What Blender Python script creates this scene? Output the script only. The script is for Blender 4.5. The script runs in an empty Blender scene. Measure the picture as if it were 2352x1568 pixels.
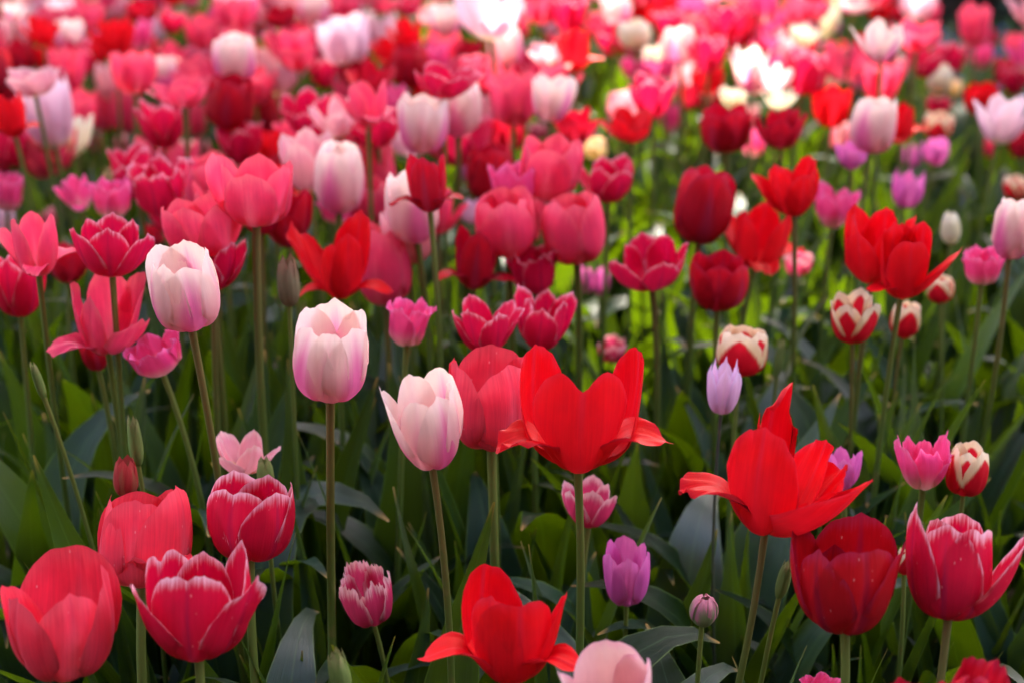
import bpy, math, random
import numpy as np
from mathutils import Vector, Matrix, Euler

R = math.radians
scn = bpy.context.scene
COL = scn.collection

# ------------------------------------------------------------------ camera
CAM_Z, PITCH, LENS = 0.85, R(21.0), 50.0
cam = bpy.data.objects.new('camera', bpy.data.cameras.new('camera'))
COL.objects.link(cam)
cam.location = (0, 0, CAM_Z)
cam.rotation_euler = (R(90) - PITCH, 0, 0)
cam.data.lens = LENS
cam.data.sensor_width = 36
cam.data.clip_start = 0.02
cam.data.clip_end = 400
cam.data.dof.use_dof = True
cam.data.dof.focus_distance = 1.02
cam.data.dof.aperture_fstop = 4.0
cam.data.dof.aperture_blades = 0
scn.camera = cam
# ------------------------------------------------------------------ sky, sun, exposure
SUN_ELEV, SUN_AZ = R(50), R(16)          # azimuth measured from +Y towards +X
world = bpy.data.worlds.new('World'); scn.world = world
world.use_nodes = True
wn = world.node_tree.nodes; wl = world.node_tree.links
wn.clear()
sky = wn.new('ShaderNodeTexSky'); sky.sky_type = 'NISHITA'; sky.sun_disc = False
sky.sun_elevation = SUN_ELEV; sky.sun_rotation = SUN_AZ
sky.air_density = 0.85; sky.dust_density = 7.0; sky.ozone_density = 0.0
bg = wn.new('ShaderNodeBackground'); bg.inputs['Strength'].default_value = 0.15
wo = wn.new('ShaderNodeOutputWorld')
wl.new(sky.outputs[0], bg.inputs[0]); wl.new(bg.outputs[0], wo.inputs[0])
sun = bpy.data.objects.new('sun', bpy.data.lights.new('sun', 'SUN'))
COL.objects.link(sun)
sun.data.energy = 3.3; sun.data.angle = R(0.5); sun.data.color = (1.0, 0.91, 0.75)
SUN_DIR = Vector((math.sin(SUN_AZ) * math.cos(SUN_ELEV), math.cos(SUN_AZ) * math.cos(SUN_ELEV), math.sin(SUN_ELEV)))
sun.rotation_euler = SUN_DIR.to_track_quat('Z', 'Y').to_euler()
sun.location = SUN_DIR * 20
vs = scn.view_settings
vs.view_transform = 'Standard'; vs.look = 'None'; vs.gamma = 1.0; vs.exposure = 2.85
scn.cycles.max_bounces = 8
scn.cycles.transmission_bounces = 4
scn.cycles.transparent_max_bounces = 4
scn.cycles.sample_clamp_indirect = 6.0

# ------------------------------------------------------------------ viewing geometry (pixels in a 2352 x 1568 grid over the frame)
F = LENS / 36 * 2352
cp, sp = math.cos(PITCH), math.sin(PITCH)
def ray(px, py):                         # world direction with unit depth along the optical axis
    a = (px - 1176) / F; b = -(py - 784) / F
    return np.array([a, cp + b * sp, -sp + b * cp])
def at(px, py, depth):
    return np.array([0, 0, CAM_Z]) + ray(px, py) * depth
def project(P):
    q = np.asarray(P, float) - np.array([0, 0, CAM_Z])
    dep = q[..., 1] * cp - q[..., 2] * sp
    up = q[..., 1] * sp + q[..., 2] * cp
    dd = np.maximum(dep, 1e-3)
    return 1176 + F * q[..., 0] / dd, 784 - F * up / dd, dep

# ------------------------------------------------------------------ object helpers
def tag(o, label=None, cat=None, group=None, kind=None):
    for k, v in (('label', label), ('category', cat), ('group', group), ('kind', kind)):
        if v: o[k] = v
    return o
def empty(name, loc):
    o = bpy.data.objects.new(name, None); COL.objects.link(o); o.location = loc
    o.empty_display_size = 0.02
    return o
def put(name, me, mat=None, parent=None):
    o = bpy.data.objects.new(name, me); COL.objects.link(o)
    if mat is not None:
        if not me.materials: me.materials.append(mat)
        o.material_slots[0].link = 'OBJECT'; o.material_slots[0].material = mat
    if parent is not None: o.parent = parent
    return o
def mesh(name, V, Fc, uv=None, uv2=None):
    me = bpy.data.meshes.new(name)
    me.from_pydata([tuple(v) for v in V], [], [tuple(f) for f in Fc])
    for nm, U in (('UVMap', uv), ('margin', uv2)):
        if U is not None:
            lay = me.uv_layers.new(name=nm)
            idx = np.empty(len(me.loops), int); me.loops.foreach_get('vertex_index', idx)
            lay.data.foreach_set('uv', np.asarray(U, np.float32)[idx].ravel())
    me.polygons.foreach_set('use_smooth', [True] * len(me.polygons))
    me.update()
    return me

# ------------------------------------------------------------------ material helpers
class NT:
    def __init__(s, name):
        s.m = bpy.data.materials.new(name); s.m.use_nodes = True
        s.n = s.m.node_tree.nodes; s.l = s.m.node_tree.links; s.n.clear()
    def node(s, t, **kw):
        x = s.n.new(t)
        for k, v in kw.items(): setattr(x, k, v)
        return x
    def link(s, a, b): s.l.new(a, b)
    def sock(s, inp, v):
        if isinstance(v, bpy.types.NodeSocket): s.l.new(v, inp)
        elif isinstance(v, (tuple, list)): inp.default_value = (*v[:3], 1.0) if inp.type == 'RGBA' else v
        else: inp.default_value = v
    def math(s, op, a, b=None, c=None, clamp=False):
        x = s.node('ShaderNodeMath', operation=op, use_clamp=clamp)
        for i, v in enumerate((a, b, c)):
            if v is not None: s.sock(x.inputs[i], v)
        return x.outputs[0]
    def mix(s, fac, a, b, mode='MIX'):
        x = s.node('ShaderNodeMix', data_type='RGBA', blend_type=mode)
        s.sock(x.inputs['Factor'], fac); s.sock(x.inputs['A'], a); s.sock(x.inputs['B'], b)
        return x.outputs['Result']
    def step(s, v, lo, hi, a=0.0, b=1.0):
        x = s.node('ShaderNodeMapRange', interpolation_type='SMOOTHSTEP')
        s.sock(x.inputs[0], v); s.sock(x.inputs[1], lo); s.sock(x.inputs[2], hi)
        x.inputs[3].default_value = a; x.inputs[4].default_value = b
        return x.outputs[0]
    def noise(s, vec, scale, detail=2.0, rough=0.5):
        x = s.node('ShaderNodeTexNoise'); s.sock(x.inputs['Vector'], vec)
        x.inputs['Scale'].default_value = scale; x.inputs['Detail'].default_value = detail
        x.inputs['Roughness'].default_value = rough
        return x.outputs['Fac']
    def uv(s, name='UVMap'):
        x = s.node('ShaderNodeUVMap'); x.uv_map = name; return x.outputs[0]
    def sep(s, v):
        x = s.node('ShaderNodeSeparateXYZ'); s.link(v, x.inputs[0]); return x.outputs
    def scaled(s, v, sc, off=None):
        x = s.node('ShaderNodeMapping'); s.link(v, x.inputs[0]); x.inputs['Scale'].default_value = sc
        if off is not None: s.link(off, x.inputs['Location'])
        return x.outputs[0]
    def rnd(s):
        return s.node('ShaderNodeObjectInfo').outputs['Random']

def petal_mat(name, body, base=None, base_h=(0.02, 0.22), top=None, top_h=(0.6, 1.0), edge=None, edge_w=(0.72, 0.98),
              edge_amt=0.9, flame=None, flame_w=0.34, flame_top=0.9, flame_amt=0.9, flame_all=False, flame_soft=0.12,
              specks=0.0, vary=0.14, trans=0.28, rough=0.48, bruise=None, bruise_amt=0.0, waxy=0.0):
    t = NT(name)
    uvx, uvy, _ = t.sep(t.uv())
    mg, flag, _ = t.sep(t.uv('margin'))
    rv = t.rnd()
    off = t.node('ShaderNodeCombineXYZ'); t.link(t.math('MULTIPLY', rv, 37.0), off.inputs[0]); t.link(t.math('MULTIPLY', rv, 91.0), off.inputs[1])
    streak = t.noise(t.scaled(t.uv(), (34, 1.6, 1), off.outputs[0]), 1.0, 3, 0.6)
    fine = t.noise(t.scaled(t.uv(), (95, 3.0, 1), off.outputs[0]), 1.0, 2, 0.5)
    blot = t.noise(t.scaled(t.uv(), (3.2, 2.6, 1), off.outputs[0]), 1.0, 3, 0.55)
    a = t.math('ABSOLUTE', t.math('SUBTRACT', uvx, 0.5))                      # 0 midrib .. 0.5 side
    col = t.mix(0.0, body, body)
    if top is not None:
        f = t.step(t.math('ADD', uvy, t.math('MULTIPLY', t.math('SUBTRACT', blot, 0.5), 0.5)), top_h[0], top_h[1])
        col = t.mix(f, col, top)
    if flame is not None:
        # a tongue of colour rising from the base, narrowing to a point near the tip
        w = t.math('MULTIPLY', t.math('POWER', t.math('MAXIMUM', t.math('SUBTRACT', 1.0, t.math('DIVIDE', uvy, flame_top)), 0.0), 0.62), flame_w)
        d = t.math('SUBTRACT', w, t.math('SUBTRACT', a, t.math('MULTIPLY', t.math('SUBTRACT', streak, 0.5), 0.14)))
        f = t.step(d, -0.02, flame_soft)
        if not flame_all: f = t.math('MULTIPLY', f, t.math('MULTIPLY_ADD', flag, 0.68, 0.32))
        f = t.math('MULTIPLY', f, flame_amt)
        col = t.mix(f, col, flame)
    if edge is not None:
        e = t.math('ADD', mg, t.math('MULTIPLY', t.math('SUBTRACT', streak, 0.5), 0.38))
        e = t.math('ADD', e, t.math('MULTIPLY', t.math('SUBTRACT', blot, 0.5), 0.30))
        f = t.math('MULTIPLY', t.step(e, edge_w[0], edge_w[1]), edge_amt)
        f = t.math('MULTIPLY', f, t.step(uvy, 0.12, 0.5))
        col = t.mix(f, col, edge)
    if base is not None:
        hh = t.math('ADD', uvy, t.math('MULTIPLY', t.math('SUBTRACT', streak, 0.5), 0.16))
        f = t.step(hh, base_h[0], base_h[1], 1.0, 0.0)
        col = t.mix(f, col, base)
    if bruise is not None:
        f = t.math('MULTIPLY', t.step(t.math('MULTIPLY', t.math('ADD', mg, t.math('MULTIPLY', blot, 0.5)), 1.0), 1.05, 1.45), bruise_amt)
        mid = t.math('MULTIPLY', t.step(a, 0.0, 0.05, 1.0, 0.0), t.step(uvy, 0.3, 0.95, 0.0, bruise_amt * 0.8))
        col = t.mix(t.math('MAXIMUM', f, mid), col, bruise)
    if waxy > 0:      # the outside of the petal carries a paler waxy bloom, the inside is purer
        back = t.node('ShaderNodeNewGeometry').outputs['Backfacing']
        f = t.math('MULTIPLY', t.math('SUBTRACT', 1.0, back), t.step(t.math('ADD', uvy, t.math('MULTIPLY', t.math('SUBTRACT', blot, 0.5), 0.6)), 0.1, 0.95, waxy, waxy * 0.35))
        col = t.mix(f, col, (0.70, 0.15, 0.24))
    # veins along the petal and broad tonal drift
    v = t.math('ADD', t.math('MULTIPLY', t.math('SUBTRACT', streak, 0.5), vary * 1.6), t.math('MULTIPLY', t.math('SUBTRACT', blot, 0.5), vary * 2.3))
    v = t.math('ADD', v, t.math('MULTIPLY', t.math('SUBTRACT', rv, 0.5), vary * 1.2))
    v = t.math('ADD', v, t.math('MULTIPLY', t.math('SUBTRACT', fine, 0.5), vary * 1.2))
    hsv = t.node('ShaderNodeHueSaturation'); t.link(col, hsv.inputs['Color']); t.link(t.math('ADD', v, 1.0), hsv.inputs['Value'])
    hsv.inputs['Hue'].default_value = 0.5
    col = hsv.outputs['Color']
    if specks > 0:
        vo = t.node('ShaderNodeTexVoronoi'); t.link(t.scaled(t.uv(), (17, 8, 1), off.outputs[0]), vo.inputs['Vector']); vo.inputs['Scale'].default_value = 1.0
        dot = t.step(t.math('ADD', vo.outputs['Distance'], t.math('MULTIPLY', blot, 0.08)), 0.10, 0.17, 1.0, 0.0)
        cr, _, _ = t.sep(vo.outputs['Color'])
        dot = t.math('MULTIPLY', dot, t.math('GREATER_THAN', cr, 0.60))
        col = t.mix(t.math('MULTIPLY', dot, specks), col, (0.85, 0.5, 0.5))
    p = t.node('ShaderNodeBsdfPrincipled'); t.link(col, p.inputs['Base Color'])
    p.inputs['Roughness'].default_value = rough; p.inputs['Specular IOR Level'].default_value = 0.16
    bmp = t.node('ShaderNodeBump'); bmp.inputs['Strength'].default_value = 0.35; bmp.inputs['Distance'].default_value = 0.0012
    t.link(t.math('ADD', t.math('MULTIPLY', fine, 0.5), streak), bmp.inputs['Height'])
    t.link(bmp.outputs[0], p.inputs['Normal'])
    tr = t.node('ShaderNodeBsdfTranslucent')
    g = t.node('ShaderNodeGamma'); t.link(col, g.inputs[0]); g.inputs[1].default_value = 0.85
    t.link(g.outputs[0], tr.inputs['Color'])
    mx = t.node('ShaderNodeMixShader'); mx.inputs[0].default_value = trans
    t.link(p.outputs[0], mx.inputs[1]); t.link(tr.outputs[0], mx.inputs[2])
    o = t.node('ShaderNodeOutputMaterial'); t.link(mx.outputs[0], o.inputs['Surface'])
    return t.m

MAT = {
 'P': petal_mat('petal_pale_pink', (0.90, 0.54, 0.53), base=(0.72, 0.62, 0.34), base_h=(0.0, 0.12), top=(0.91, 0.68, 0.62), top_h=(0.4, 0.9),
                flame=(0.78, 0.13, 0.40), flame_w=0.50, flame_top=1.0, flame_amt=0.92, flame_soft=0.30, vary=0.05, trans=0.5, rough=0.5),
 'C': petal_mat('petal_coral', (0.90, 0.036, 0.13), waxy=0.14, base=(0.70, 0.22, 0.20), base_h=(0.0, 0.30), top=(0.90, 0.055, 0.14), edge=(0.90, 0.14, 0.19),
                edge_amt=0.5, flame=(0.88, 0.17, 0.26), flame_w=0.3, flame_top=.85, flame_amt=0.75, flame_all=True, flame_soft=0.35, vary=0.2, specks=0.0),
 'R': petal_mat('petal_scarlet', (0.72, 0.0010, 0.007), waxy=0.035, base=(0.45, 0.01, 0.02), base_h=(0.0, 0.10), top=(0.78, 0.001, 0.004), edge=(0.66, 0.015, 0.03),
                edge_w=(0.9, 1.1), edge_amt=0.6, vary=0.2, rough=0.45, flame=(0.60, 0.002, 0.02), flame_w=0.2, flame_top=.6, flame_all=True, flame_soft=.3, flame_amt=.5, bruise=(0.46, 0.018, 0.06), bruise_amt=0.35),
 'D': petal_mat('petal_dark_crimson', (0.46, 0.001, 0.014), waxy=0.035, base=(0.62, 0.36, 0.26), base_h=(0.0, 0.10), top=(0.58, 0.001, 0.012), flame=(0.36, 0.02, 0.07),  # flame here is a violet sheen painted into the colour low on the petal
                flame_w=0.22, flame_amt=0.6, edge=(0.45, 0.02, 0.07), edge_w=(0.85, 1.05), edge_amt=0.5, vary=0.2, bruise=(0.12, 0.004, 0.03), bruise_amt=0.35),
 'E': petal_mat('petal_white_edged_crimson', (0.68, 0.002, 0.050), waxy=0.035, base=(0.75, 0.35, 0.42), base_h=(0.0, 0.13), edge=(0.86, 0.42, 0.56), edge_w=(0.86, 1.10),
                edge_amt=0.95, flame=(0.33, 0.004, 0.045), flame_w=0.09, flame_top=1.0, flame_amt=0.7, flame_all=True, flame_soft=0.08, vary=0.16),
 'H': petal_mat('petal_hot_pink', (0.86, 0.05, 0.22), base=(0.88, 0.66, 0.56), base_h=(0.05, 0.62), edge=(0.88, 0.20, 0.46), edge_w=(0.8, 1.05), edge_amt=0.7, vary=0.14),
 'L': petal_mat('petal_lilac', (0.72, 0.12, 0.44), base=(0.66, 0.34, 0.55), base_h=(0.0, 0.35), edge=(0.80, 0.18, 0.52), edge_w=(0.7, 1.0), vary=0.14),
 'l': petal_mat('petal_pale_lilac', (0.76, 0.42, 0.64), base=(0.72, 0.58, 0.55), base_h=(0.0, 0.3), flame=(0.78, 0.50, 0.52), flame_w=0.1, flame_amt=0.5, flame_all=True, edge=(0.78, 0.5, 0.78), vary=0.1),
 'S': petal_mat('petal_cream_flamed_red', (0.90, 0.70, 0.36), top=(0.90, 0.70, 0.50), flame=(0.68, 0.006, 0.022), flame_w=0.72, flame_top=0.90, flame_amt=1.0,
                flame_all=True, flame_soft=0.09, edge=(0.92, 0.76, 0.55), edge_w=(0.9, 1.1), vary=0.1),
 'W': petal_mat('petal_cream', (0.86, 0.74, 0.50), top=(0.88, 0.80, 0.66), vary=0.08),
 'V': petal_mat('petal_pale_lavender', (0.86, 0.54, 0.64), base=(0.80, 0.72, 0.42), base_h=(0.05, 0.35), flame=(0.72, 0.28, 0.50), flame_w=0.2, flame_amt=0.6,
                edge=(0.86, 0.60, 0.70), vary=0.08, trans=0.45),
 'O': petal_mat('petal_salmon_yellow_base', (0.85, 0.30, 0.36), base=(0.82, 0.62, 0.22), base_h=(0.05, 0.38), edge=(0.87, 0.48, 0.50), top=(0.84, 0.26, 0.36), vary=0.12, trans=0.4),
 'F': petal_mat('petal_dusty_fringed', (0.62, 0.035, 0.13), edge=(0.88, 0.50, 0.54), edge_w=(0.70, 0.98), base=(0.60, 0.05, 0.16), vary=0.2),
 'Y': petal_mat('petal_yellow', (0.82, 0.62, 0.26), top=(0.84, 0.56, 0.34), vary=0.12),
 'B': petal_mat('petal_green_bud', (0.20, 0.27, 0.075), top=(0.27, 0.23, 0.10), top_h=(0.7, 1.1), base=(0.14, 0.24, 0.05), base_h=(0.0, 0.4), vary=0.22, trans=0.2),
 'b': petal_mat('petal_tan_bud', (0.20, 0.155, 0.085), top=(0.24, 0.12, 0.075), base=(0.13, 0.12, 0.05), vary=0.25, trans=0.15),
 'K': petal_mat('petal_red_bud', (0.46, 0.045, 0.045), flame=(0.34, 0.11, 0.06), flame_w=0.34, flame_all=True, flame_amt=0.75, vary=0.2, trans=0.2),
 'M': petal_mat('petal_green_pink_bud', (0.22, 0.27, 0.12), edge=(0.66, 0.20, 0.32), edge_w=(0.42, 0.85), edge_amt=0.85, vary=0.2, trans=0.2),
 'Q': petal_mat('petal_blush_salmon', (0.86, 0.44, 0.44), top=(0.87, 0.52, 0.52), edge=(0.86, 0.40, 0.52), edge_w=(0.85, 1.05), base=(0.8, 0.6, 0.4), vary=0.08, trans=0.45),
}
for k, dots in (('C', 0.55), ('D', 0.5), ('E', 0.6)):       # rain-spotted front flowers of the same three kinds
    pass

def stem_mat(name, top, low):
    t = NT(name)
    uvx, uvy, _ = t.sep(t.uv())
    n = t.noise(t.scaled(t.uv(), (2, 30, 1)), 1.0, 3)
    co = t.node('ShaderNodeTexCoord').outputs['Object']
    n2 = t.noise(co, 60.0, 3)
    col = t.mix(t.step(uvy, 0.55, 1.0), low, top)
    col = t.mix(t.math('MULTIPLY', n, 0.5), col, (0.10, 0.13, 0.02))
    col = t.mix(t.math('MULTIPLY', t.step(n2, 0.55, 0.75), 0.25), col, (0.25, 0.14, 0.06))
    p = t.node('ShaderNodeBsdfPrincipled'); t.link(col, p.inputs['Base Color']); p.inputs['Roughness'].default_value = 0.42
    p.inputs['Specular IOR Level'].default_value = 0.3
    o = t.node('ShaderNodeOutputMaterial'); t.link(p.outputs[0], o.inputs['Surface'])
    return t.m
STEM_BROWN = stem_mat('stem_brown_green', (0.155, 0.105, 0.035), (0.075, 0.115, 0.018))
STEM_GREEN = stem_mat('stem_green', (0.15, 0.17, 0.035), (0.07, 0.12, 0.02))
STEM_DARK = stem_mat('stem_purple_grey', (0.045, 0.03, 0.05), (0.05, 0.06, 0.05))

def leaf_mat():
    t = NT('tulip_leaf')
    uvx, uvy, _ = t.sep(t.uv())
    rv = t.rnd()
    geo = t.node('ShaderNodeNewGeometry')
    isl = geo.outputs['Random Per Island']
    seed = t.math('FRACT', t.math('ADD', t.math('MULTIPLY', rv, 7.31), isl))
    off = t.node('ShaderNodeCombineXYZ'); t.link(t.math('MULTIPLY', seed, 53.0), off.inputs[0])
    vein = t.noise(t.scaled(t.uv(), (42, 1.2, 1), off.outputs[0]), 1.0, 2)
    blot = t.noise(t.scaled(t.uv(), (2.0, 3.0, 1), off.outputs[0]), 1.0, 4, 0.6)
    a = t.math('ABSOLUTE', t.math('SUBTRACT', uvx, 0.5))
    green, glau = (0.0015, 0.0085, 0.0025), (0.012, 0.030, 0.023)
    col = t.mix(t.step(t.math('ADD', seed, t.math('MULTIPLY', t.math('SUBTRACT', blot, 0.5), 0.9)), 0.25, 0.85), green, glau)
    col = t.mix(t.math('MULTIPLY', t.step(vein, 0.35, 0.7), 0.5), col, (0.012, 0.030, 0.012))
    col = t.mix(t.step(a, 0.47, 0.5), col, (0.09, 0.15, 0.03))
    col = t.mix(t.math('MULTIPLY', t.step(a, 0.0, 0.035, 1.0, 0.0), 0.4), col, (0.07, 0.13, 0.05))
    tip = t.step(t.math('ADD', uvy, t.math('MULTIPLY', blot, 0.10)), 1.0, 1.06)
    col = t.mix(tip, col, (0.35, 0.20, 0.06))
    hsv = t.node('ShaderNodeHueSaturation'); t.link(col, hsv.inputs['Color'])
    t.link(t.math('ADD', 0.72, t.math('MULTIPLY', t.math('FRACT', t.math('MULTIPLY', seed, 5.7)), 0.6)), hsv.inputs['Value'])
    p = t.node('ShaderNodeBsdfPrincipled'); t.link(hsv.outputs[0], p.inputs['Base Color'])
    t.link(t.math('ADD', 0.25, t.math('MULTIPLY', blot, 0.22)), p.inputs['Roughness'])
    t.link(t.math('MULTIPLY_ADD', t.math('POWER', t.math('FRACT', t.math('MULTIPLY', seed, 3.3)), 2.0), 0.75, 0.06), p.inputs['Specular IOR Level'])
    bmp = t.node('ShaderNodeBump'); bmp.inputs['Strength'].default_value = 0.7; bmp.inputs['Distance'].default_value = 0.0012
    t.link(vein, bmp.inputs['Height']); t.link(bmp.outputs[0], p.inputs['Normal'])
    tr = t.node('ShaderNodeBsdfTranslucent'); tr.inputs['Color'].default_value = (0.36, 0.62, 0.003, 1)
    mx = t.node('ShaderNodeMixShader'); mx.inputs[0].default_value = 0.105
    t.link(p.outputs[0], mx.inputs[1]); t.link(tr.outputs[0], mx.inputs[2])
    o = t.node('ShaderNodeOutputMaterial'); t.link(mx.outputs[0], o.inputs['Surface'])
    return t.m
LEAF = leaf_mat()

def simple_mat(name, c1, c2, scale, rough=0.8, bump=0.0, c3=None, coord='Object'):
    t = NT(name)
    co = t.node('ShaderNodeTexCoord').outputs[coord]
    n = t.noise(co, scale, 6, 0.65)
    col = t.mix(t.step(n, 0.35, 0.68), c1, c2)
    if c3 is not None:
        n3 = t.noise(co, scale * 4.1, 4, 0.6)
        col = t.mix(t.step(n3, 0.60, 0.68), col, c3)
    p = t.node('ShaderNodeBsdfPrincipled'); t.link(col, p.inputs['Base Color']); p.inputs['Roughness'].default_value = rough
    if bump:
        b = t.node('ShaderNodeBump'); b.inputs['Strength'].default_value = 0.8; b.inputs['Distance'].default_value = bump
        t.link(n, b.inputs['Height']); t.link(b.outputs[0], p.inputs['Normal'])
    o = t.node('ShaderNodeOutputMaterial'); t.link(p.outputs[0], o.inputs['Surface'])
    return t.m
SOIL = simple_mat('soil', (0.022, 0.013, 0.009), (0.060, 0.034, 0.022), 30.0, 0.9, 0.01, (0.16, 0.085, 0.05))
BARK = simple_mat('bark', (0.05, 0.035, 0.025), (0.12, 0.09, 0.065), 9.0, 0.9, 0.03)
HEDGE = simple_mat('hedge_leaf', (0.010, 0.022, 0.009), (0.025, 0.05, 0.018), 8.0, 0.6)
BLUE = simple_mat('blue_floret', (0.09, 0.08, 0.46), (0.20, 0.18, 0.70), 40.0, 0.6)
SPIKE = simple_mat('slender_leaf', (0.03, 0.08, 0.015), (0.06, 0.12, 0.03), 20.0, 0.5)
CHIP = simple_mat('bark_chip', (0.10, 0.055, 0.035), (0.26, 0.15, 0.10), 25.0, 0.9)

# ------------------------------------------------------------------ petals
PROF = {   # tangent angle from the vertical, outwards, along the petal
 'egg':   [(0, 88), (.12, 80), (.22, 52), (.36, 18), (.52, 2), (.70, -8), (.88, -16), (1, -26)],
 'egg2':  [(0, 88), (.12, 80), (.22, 52), (.36, 20), (.52, 4), (.70, -5), (.9, -6), (1, 2)],
 'cup':   [(0, 88), (.11, 78), (.24, 46), (.42, 16), (.7, 2), (1, -8)],
 'cup2':  [(0, 88), (.10, 74), (.24, 44), (.45, 22), (.7, 12), (.9, 12), (1, 22)],
 'wide_in': [(0, 88), (.16, 84), (.26, 50), (.45, 10), (.7, 10), (.9, 26), (1, 40)],
 'bowl':  [(0, 88), (.10, 76), (.26, 52), (.5, 30), (.78, 16), (1, 8)],
 'open':  [(0, 88), (.10, 76), (.28, 58), (.5, 44), (.78, 38), (1, 48)],
 'flop':  [(0, 88), (.10, 72), (.28, 55), (.42, 60), (.60, 86), (.8, 100), (1, 92)],
 'droop': [(0, 88), (.10, 72), (.25, 60), (.40, 72), (.60, 104), (.8, 118), (1, 130)],
 'bud':   [(0, 80), (.08, 60), (.22, 22), (.45, 2), (.7, -9), (1, -15)],
 'round': [(0, 88), (.12, 72), (.3, 30), (.5, 2), (.72, -30), (.9, -60), (1, -75)],
 'crumple': [(0, 88), (.10, 72), (.25, 34), (.5, 8), (.7, 20), (.82, -50), (1, -110)],
 'wing':  [(0, 88), (.10, 76), (.24, 48), (.42, 38), (.56, 66), (.72, 96), (.9, 104), (1, 96)],
 'hood':  [(0, 88), (.10, 72), (.25, 34), (.5, 12), (.72, -4), (.85, -60), (1, -120)],
}
def petal_arrays(prof, az, L=1.0, W=0.37, outer=True, nv=15, nt=18, seed=0, notch=0.0, point=0.03, ruf=0.0, um=0.45,
                 rs=1.0, p=2.3, flat=0.0, groove=0.016, wave=0.018, nw=0.22, fringe=0.0, skew=0.0, base_r=0.035, b0=0.30, curl=0.0):
    rg = np.random.RandomState(seed)
    ph = rg.uniform(0, 6.28, 12)
    U, A = zip(*PROF[prof])
    us = np.linspace(0, 1.12, 90)
    th = np.radians(np.interp(us, U, A) + 3.5 * np.sin(us * 5 + ph[0]) * us)
    du = us[1] - us[0]
    k = np.ones(7) / 7
    th = np.convolve(np.pad(th, 3, 'edge'), k, 'valid')
    r = base_r + np.concatenate([[0], np.cumsum(np.sin(th[:-1]) * du)]) * L * rs
    z = np.concatenate([[0], np.cumsum(np.cos(th[:-1]) * du)]) * L
    z = z - 0.0
    v = np.linspace(-1, 1, nv)
    tt = np.linspace(0, 1, nt) ** 0.92
    E = um + (1 - um) * (1 - np.abs(v) ** p) ** 0.5
    E = E - notch * np.exp(-(v / nw) ** 2) + point * np.exp(-(v / 0.10) ** 2) * (1 if notch == 0 else 0)
    E = E + skew * v * 0.12
    E = E + 0.006 * np.sin(v * 9 + ph[1]) + 0.004 * np.sin(v * 23 + ph[2])
    if fringe: E = E + fringe * np.sin(v * 34 + ph[3]) + fringe * 0.6 * np.sin(v * 61 + ph[4])
    T, Vv = np.meshgrid(tt, v, indexing='ij')
    S = T * E[None, :]
    w = W * L * (b0 + (1 - b0) * np.sin(np.pi / 2 * np.clip(S / (um + 0.12), 0, 1)) ** 0.9)
    w = w * (1 - 0.06 * np.clip((S - um) / (1 - um), 0, 1) ** 2)
    rr = np.interp(S, us, r); zz = np.interp(S, us, z); aa = np.interp(S, us, th)
    rmax = np.interp(0.55, us, r)
    rho = np.interp(S, us, np.maximum(r * 1.02, 0.04)) * (1 - 0) 
    sm = np.clip((S - 0.25) / 0.6, 0, 1); sm = sm * sm * (3 - 2 * sm)
    rho = np.maximum(rho * (1 - sm) + (rmax * 1.05 + flat) * sm, 0.05)
    fi = np.clip(Vv * w / rho, -1.9, 1.9)
    nr, nz = np.cos(aa), -np.sin(aa)                      # outward normal of the centre line
    dn = -rho * (1 - np.cos(fi))
    m = np.maximum(np.abs(Vv), T ** 1.5)
    dn = dn - groove * L * np.exp(-(Vv / 0.10) ** 2) * np.clip(S * 2, 0, 1) * (0.4 + 0.6 * S)
    dn = dn + wave * L * np.sin(Vv * 2.6 + ph[5] + S * 4) * S
    dn = dn + .0035 * L * np.sin(Vv * 13 + ph[9] + .6 * np.sin(S * 5)) * np.clip(S * 2, 0, 1) + .0025 * L * np.sin(Vv * 23 + ph[10]) * S
    ang = Vv * 7 + T * 2
    dn = dn + ruf * L * (np.sin(ang + ph[6]) + 0.6 * np.sin(ang * 2.3 + ph[7])) * m ** 5 * np.clip(S * 1.6, 0, 1)
    dn = dn + curl * L * m ** 6 * S
    lat = rho * np.sin(fi) + 0.010 * L * np.sin(S * 6 + ph[8]) * S
    pr = rr + nr * dn; pz = zz + nz * dn
    az = R(az)
    # azimuth 0 faces the viewer (-Y), 90 to the right (+X)
    er = np.array([math.sin(az), -math.cos(az)]); et = np.array([math.cos(az), math.sin(az)])
    X = er[0] * pr + et[0] * lat; Y = er[1] * pr + et[1] * lat
    V = np.stack([X, Y, pz], -1).reshape(-1, 3)
    idx = np.arange(nt * nv).reshape(nt, nv)
    Fc = np.stack([idx[:-1, :-1], idx[:-1, 1:], idx[1:, 1:], idx[1:, :-1]], -1).reshape(-1, 4)
    uv = np.stack([Vv * 0.5 + 0.5, S], -1).reshape(-1, 2)
    uv2 = np.stack([m, np.full_like(m, 1.0 if outer else 0.0)], -1).reshape(-1, 2)
    return V, Fc, uv, uv2

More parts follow.
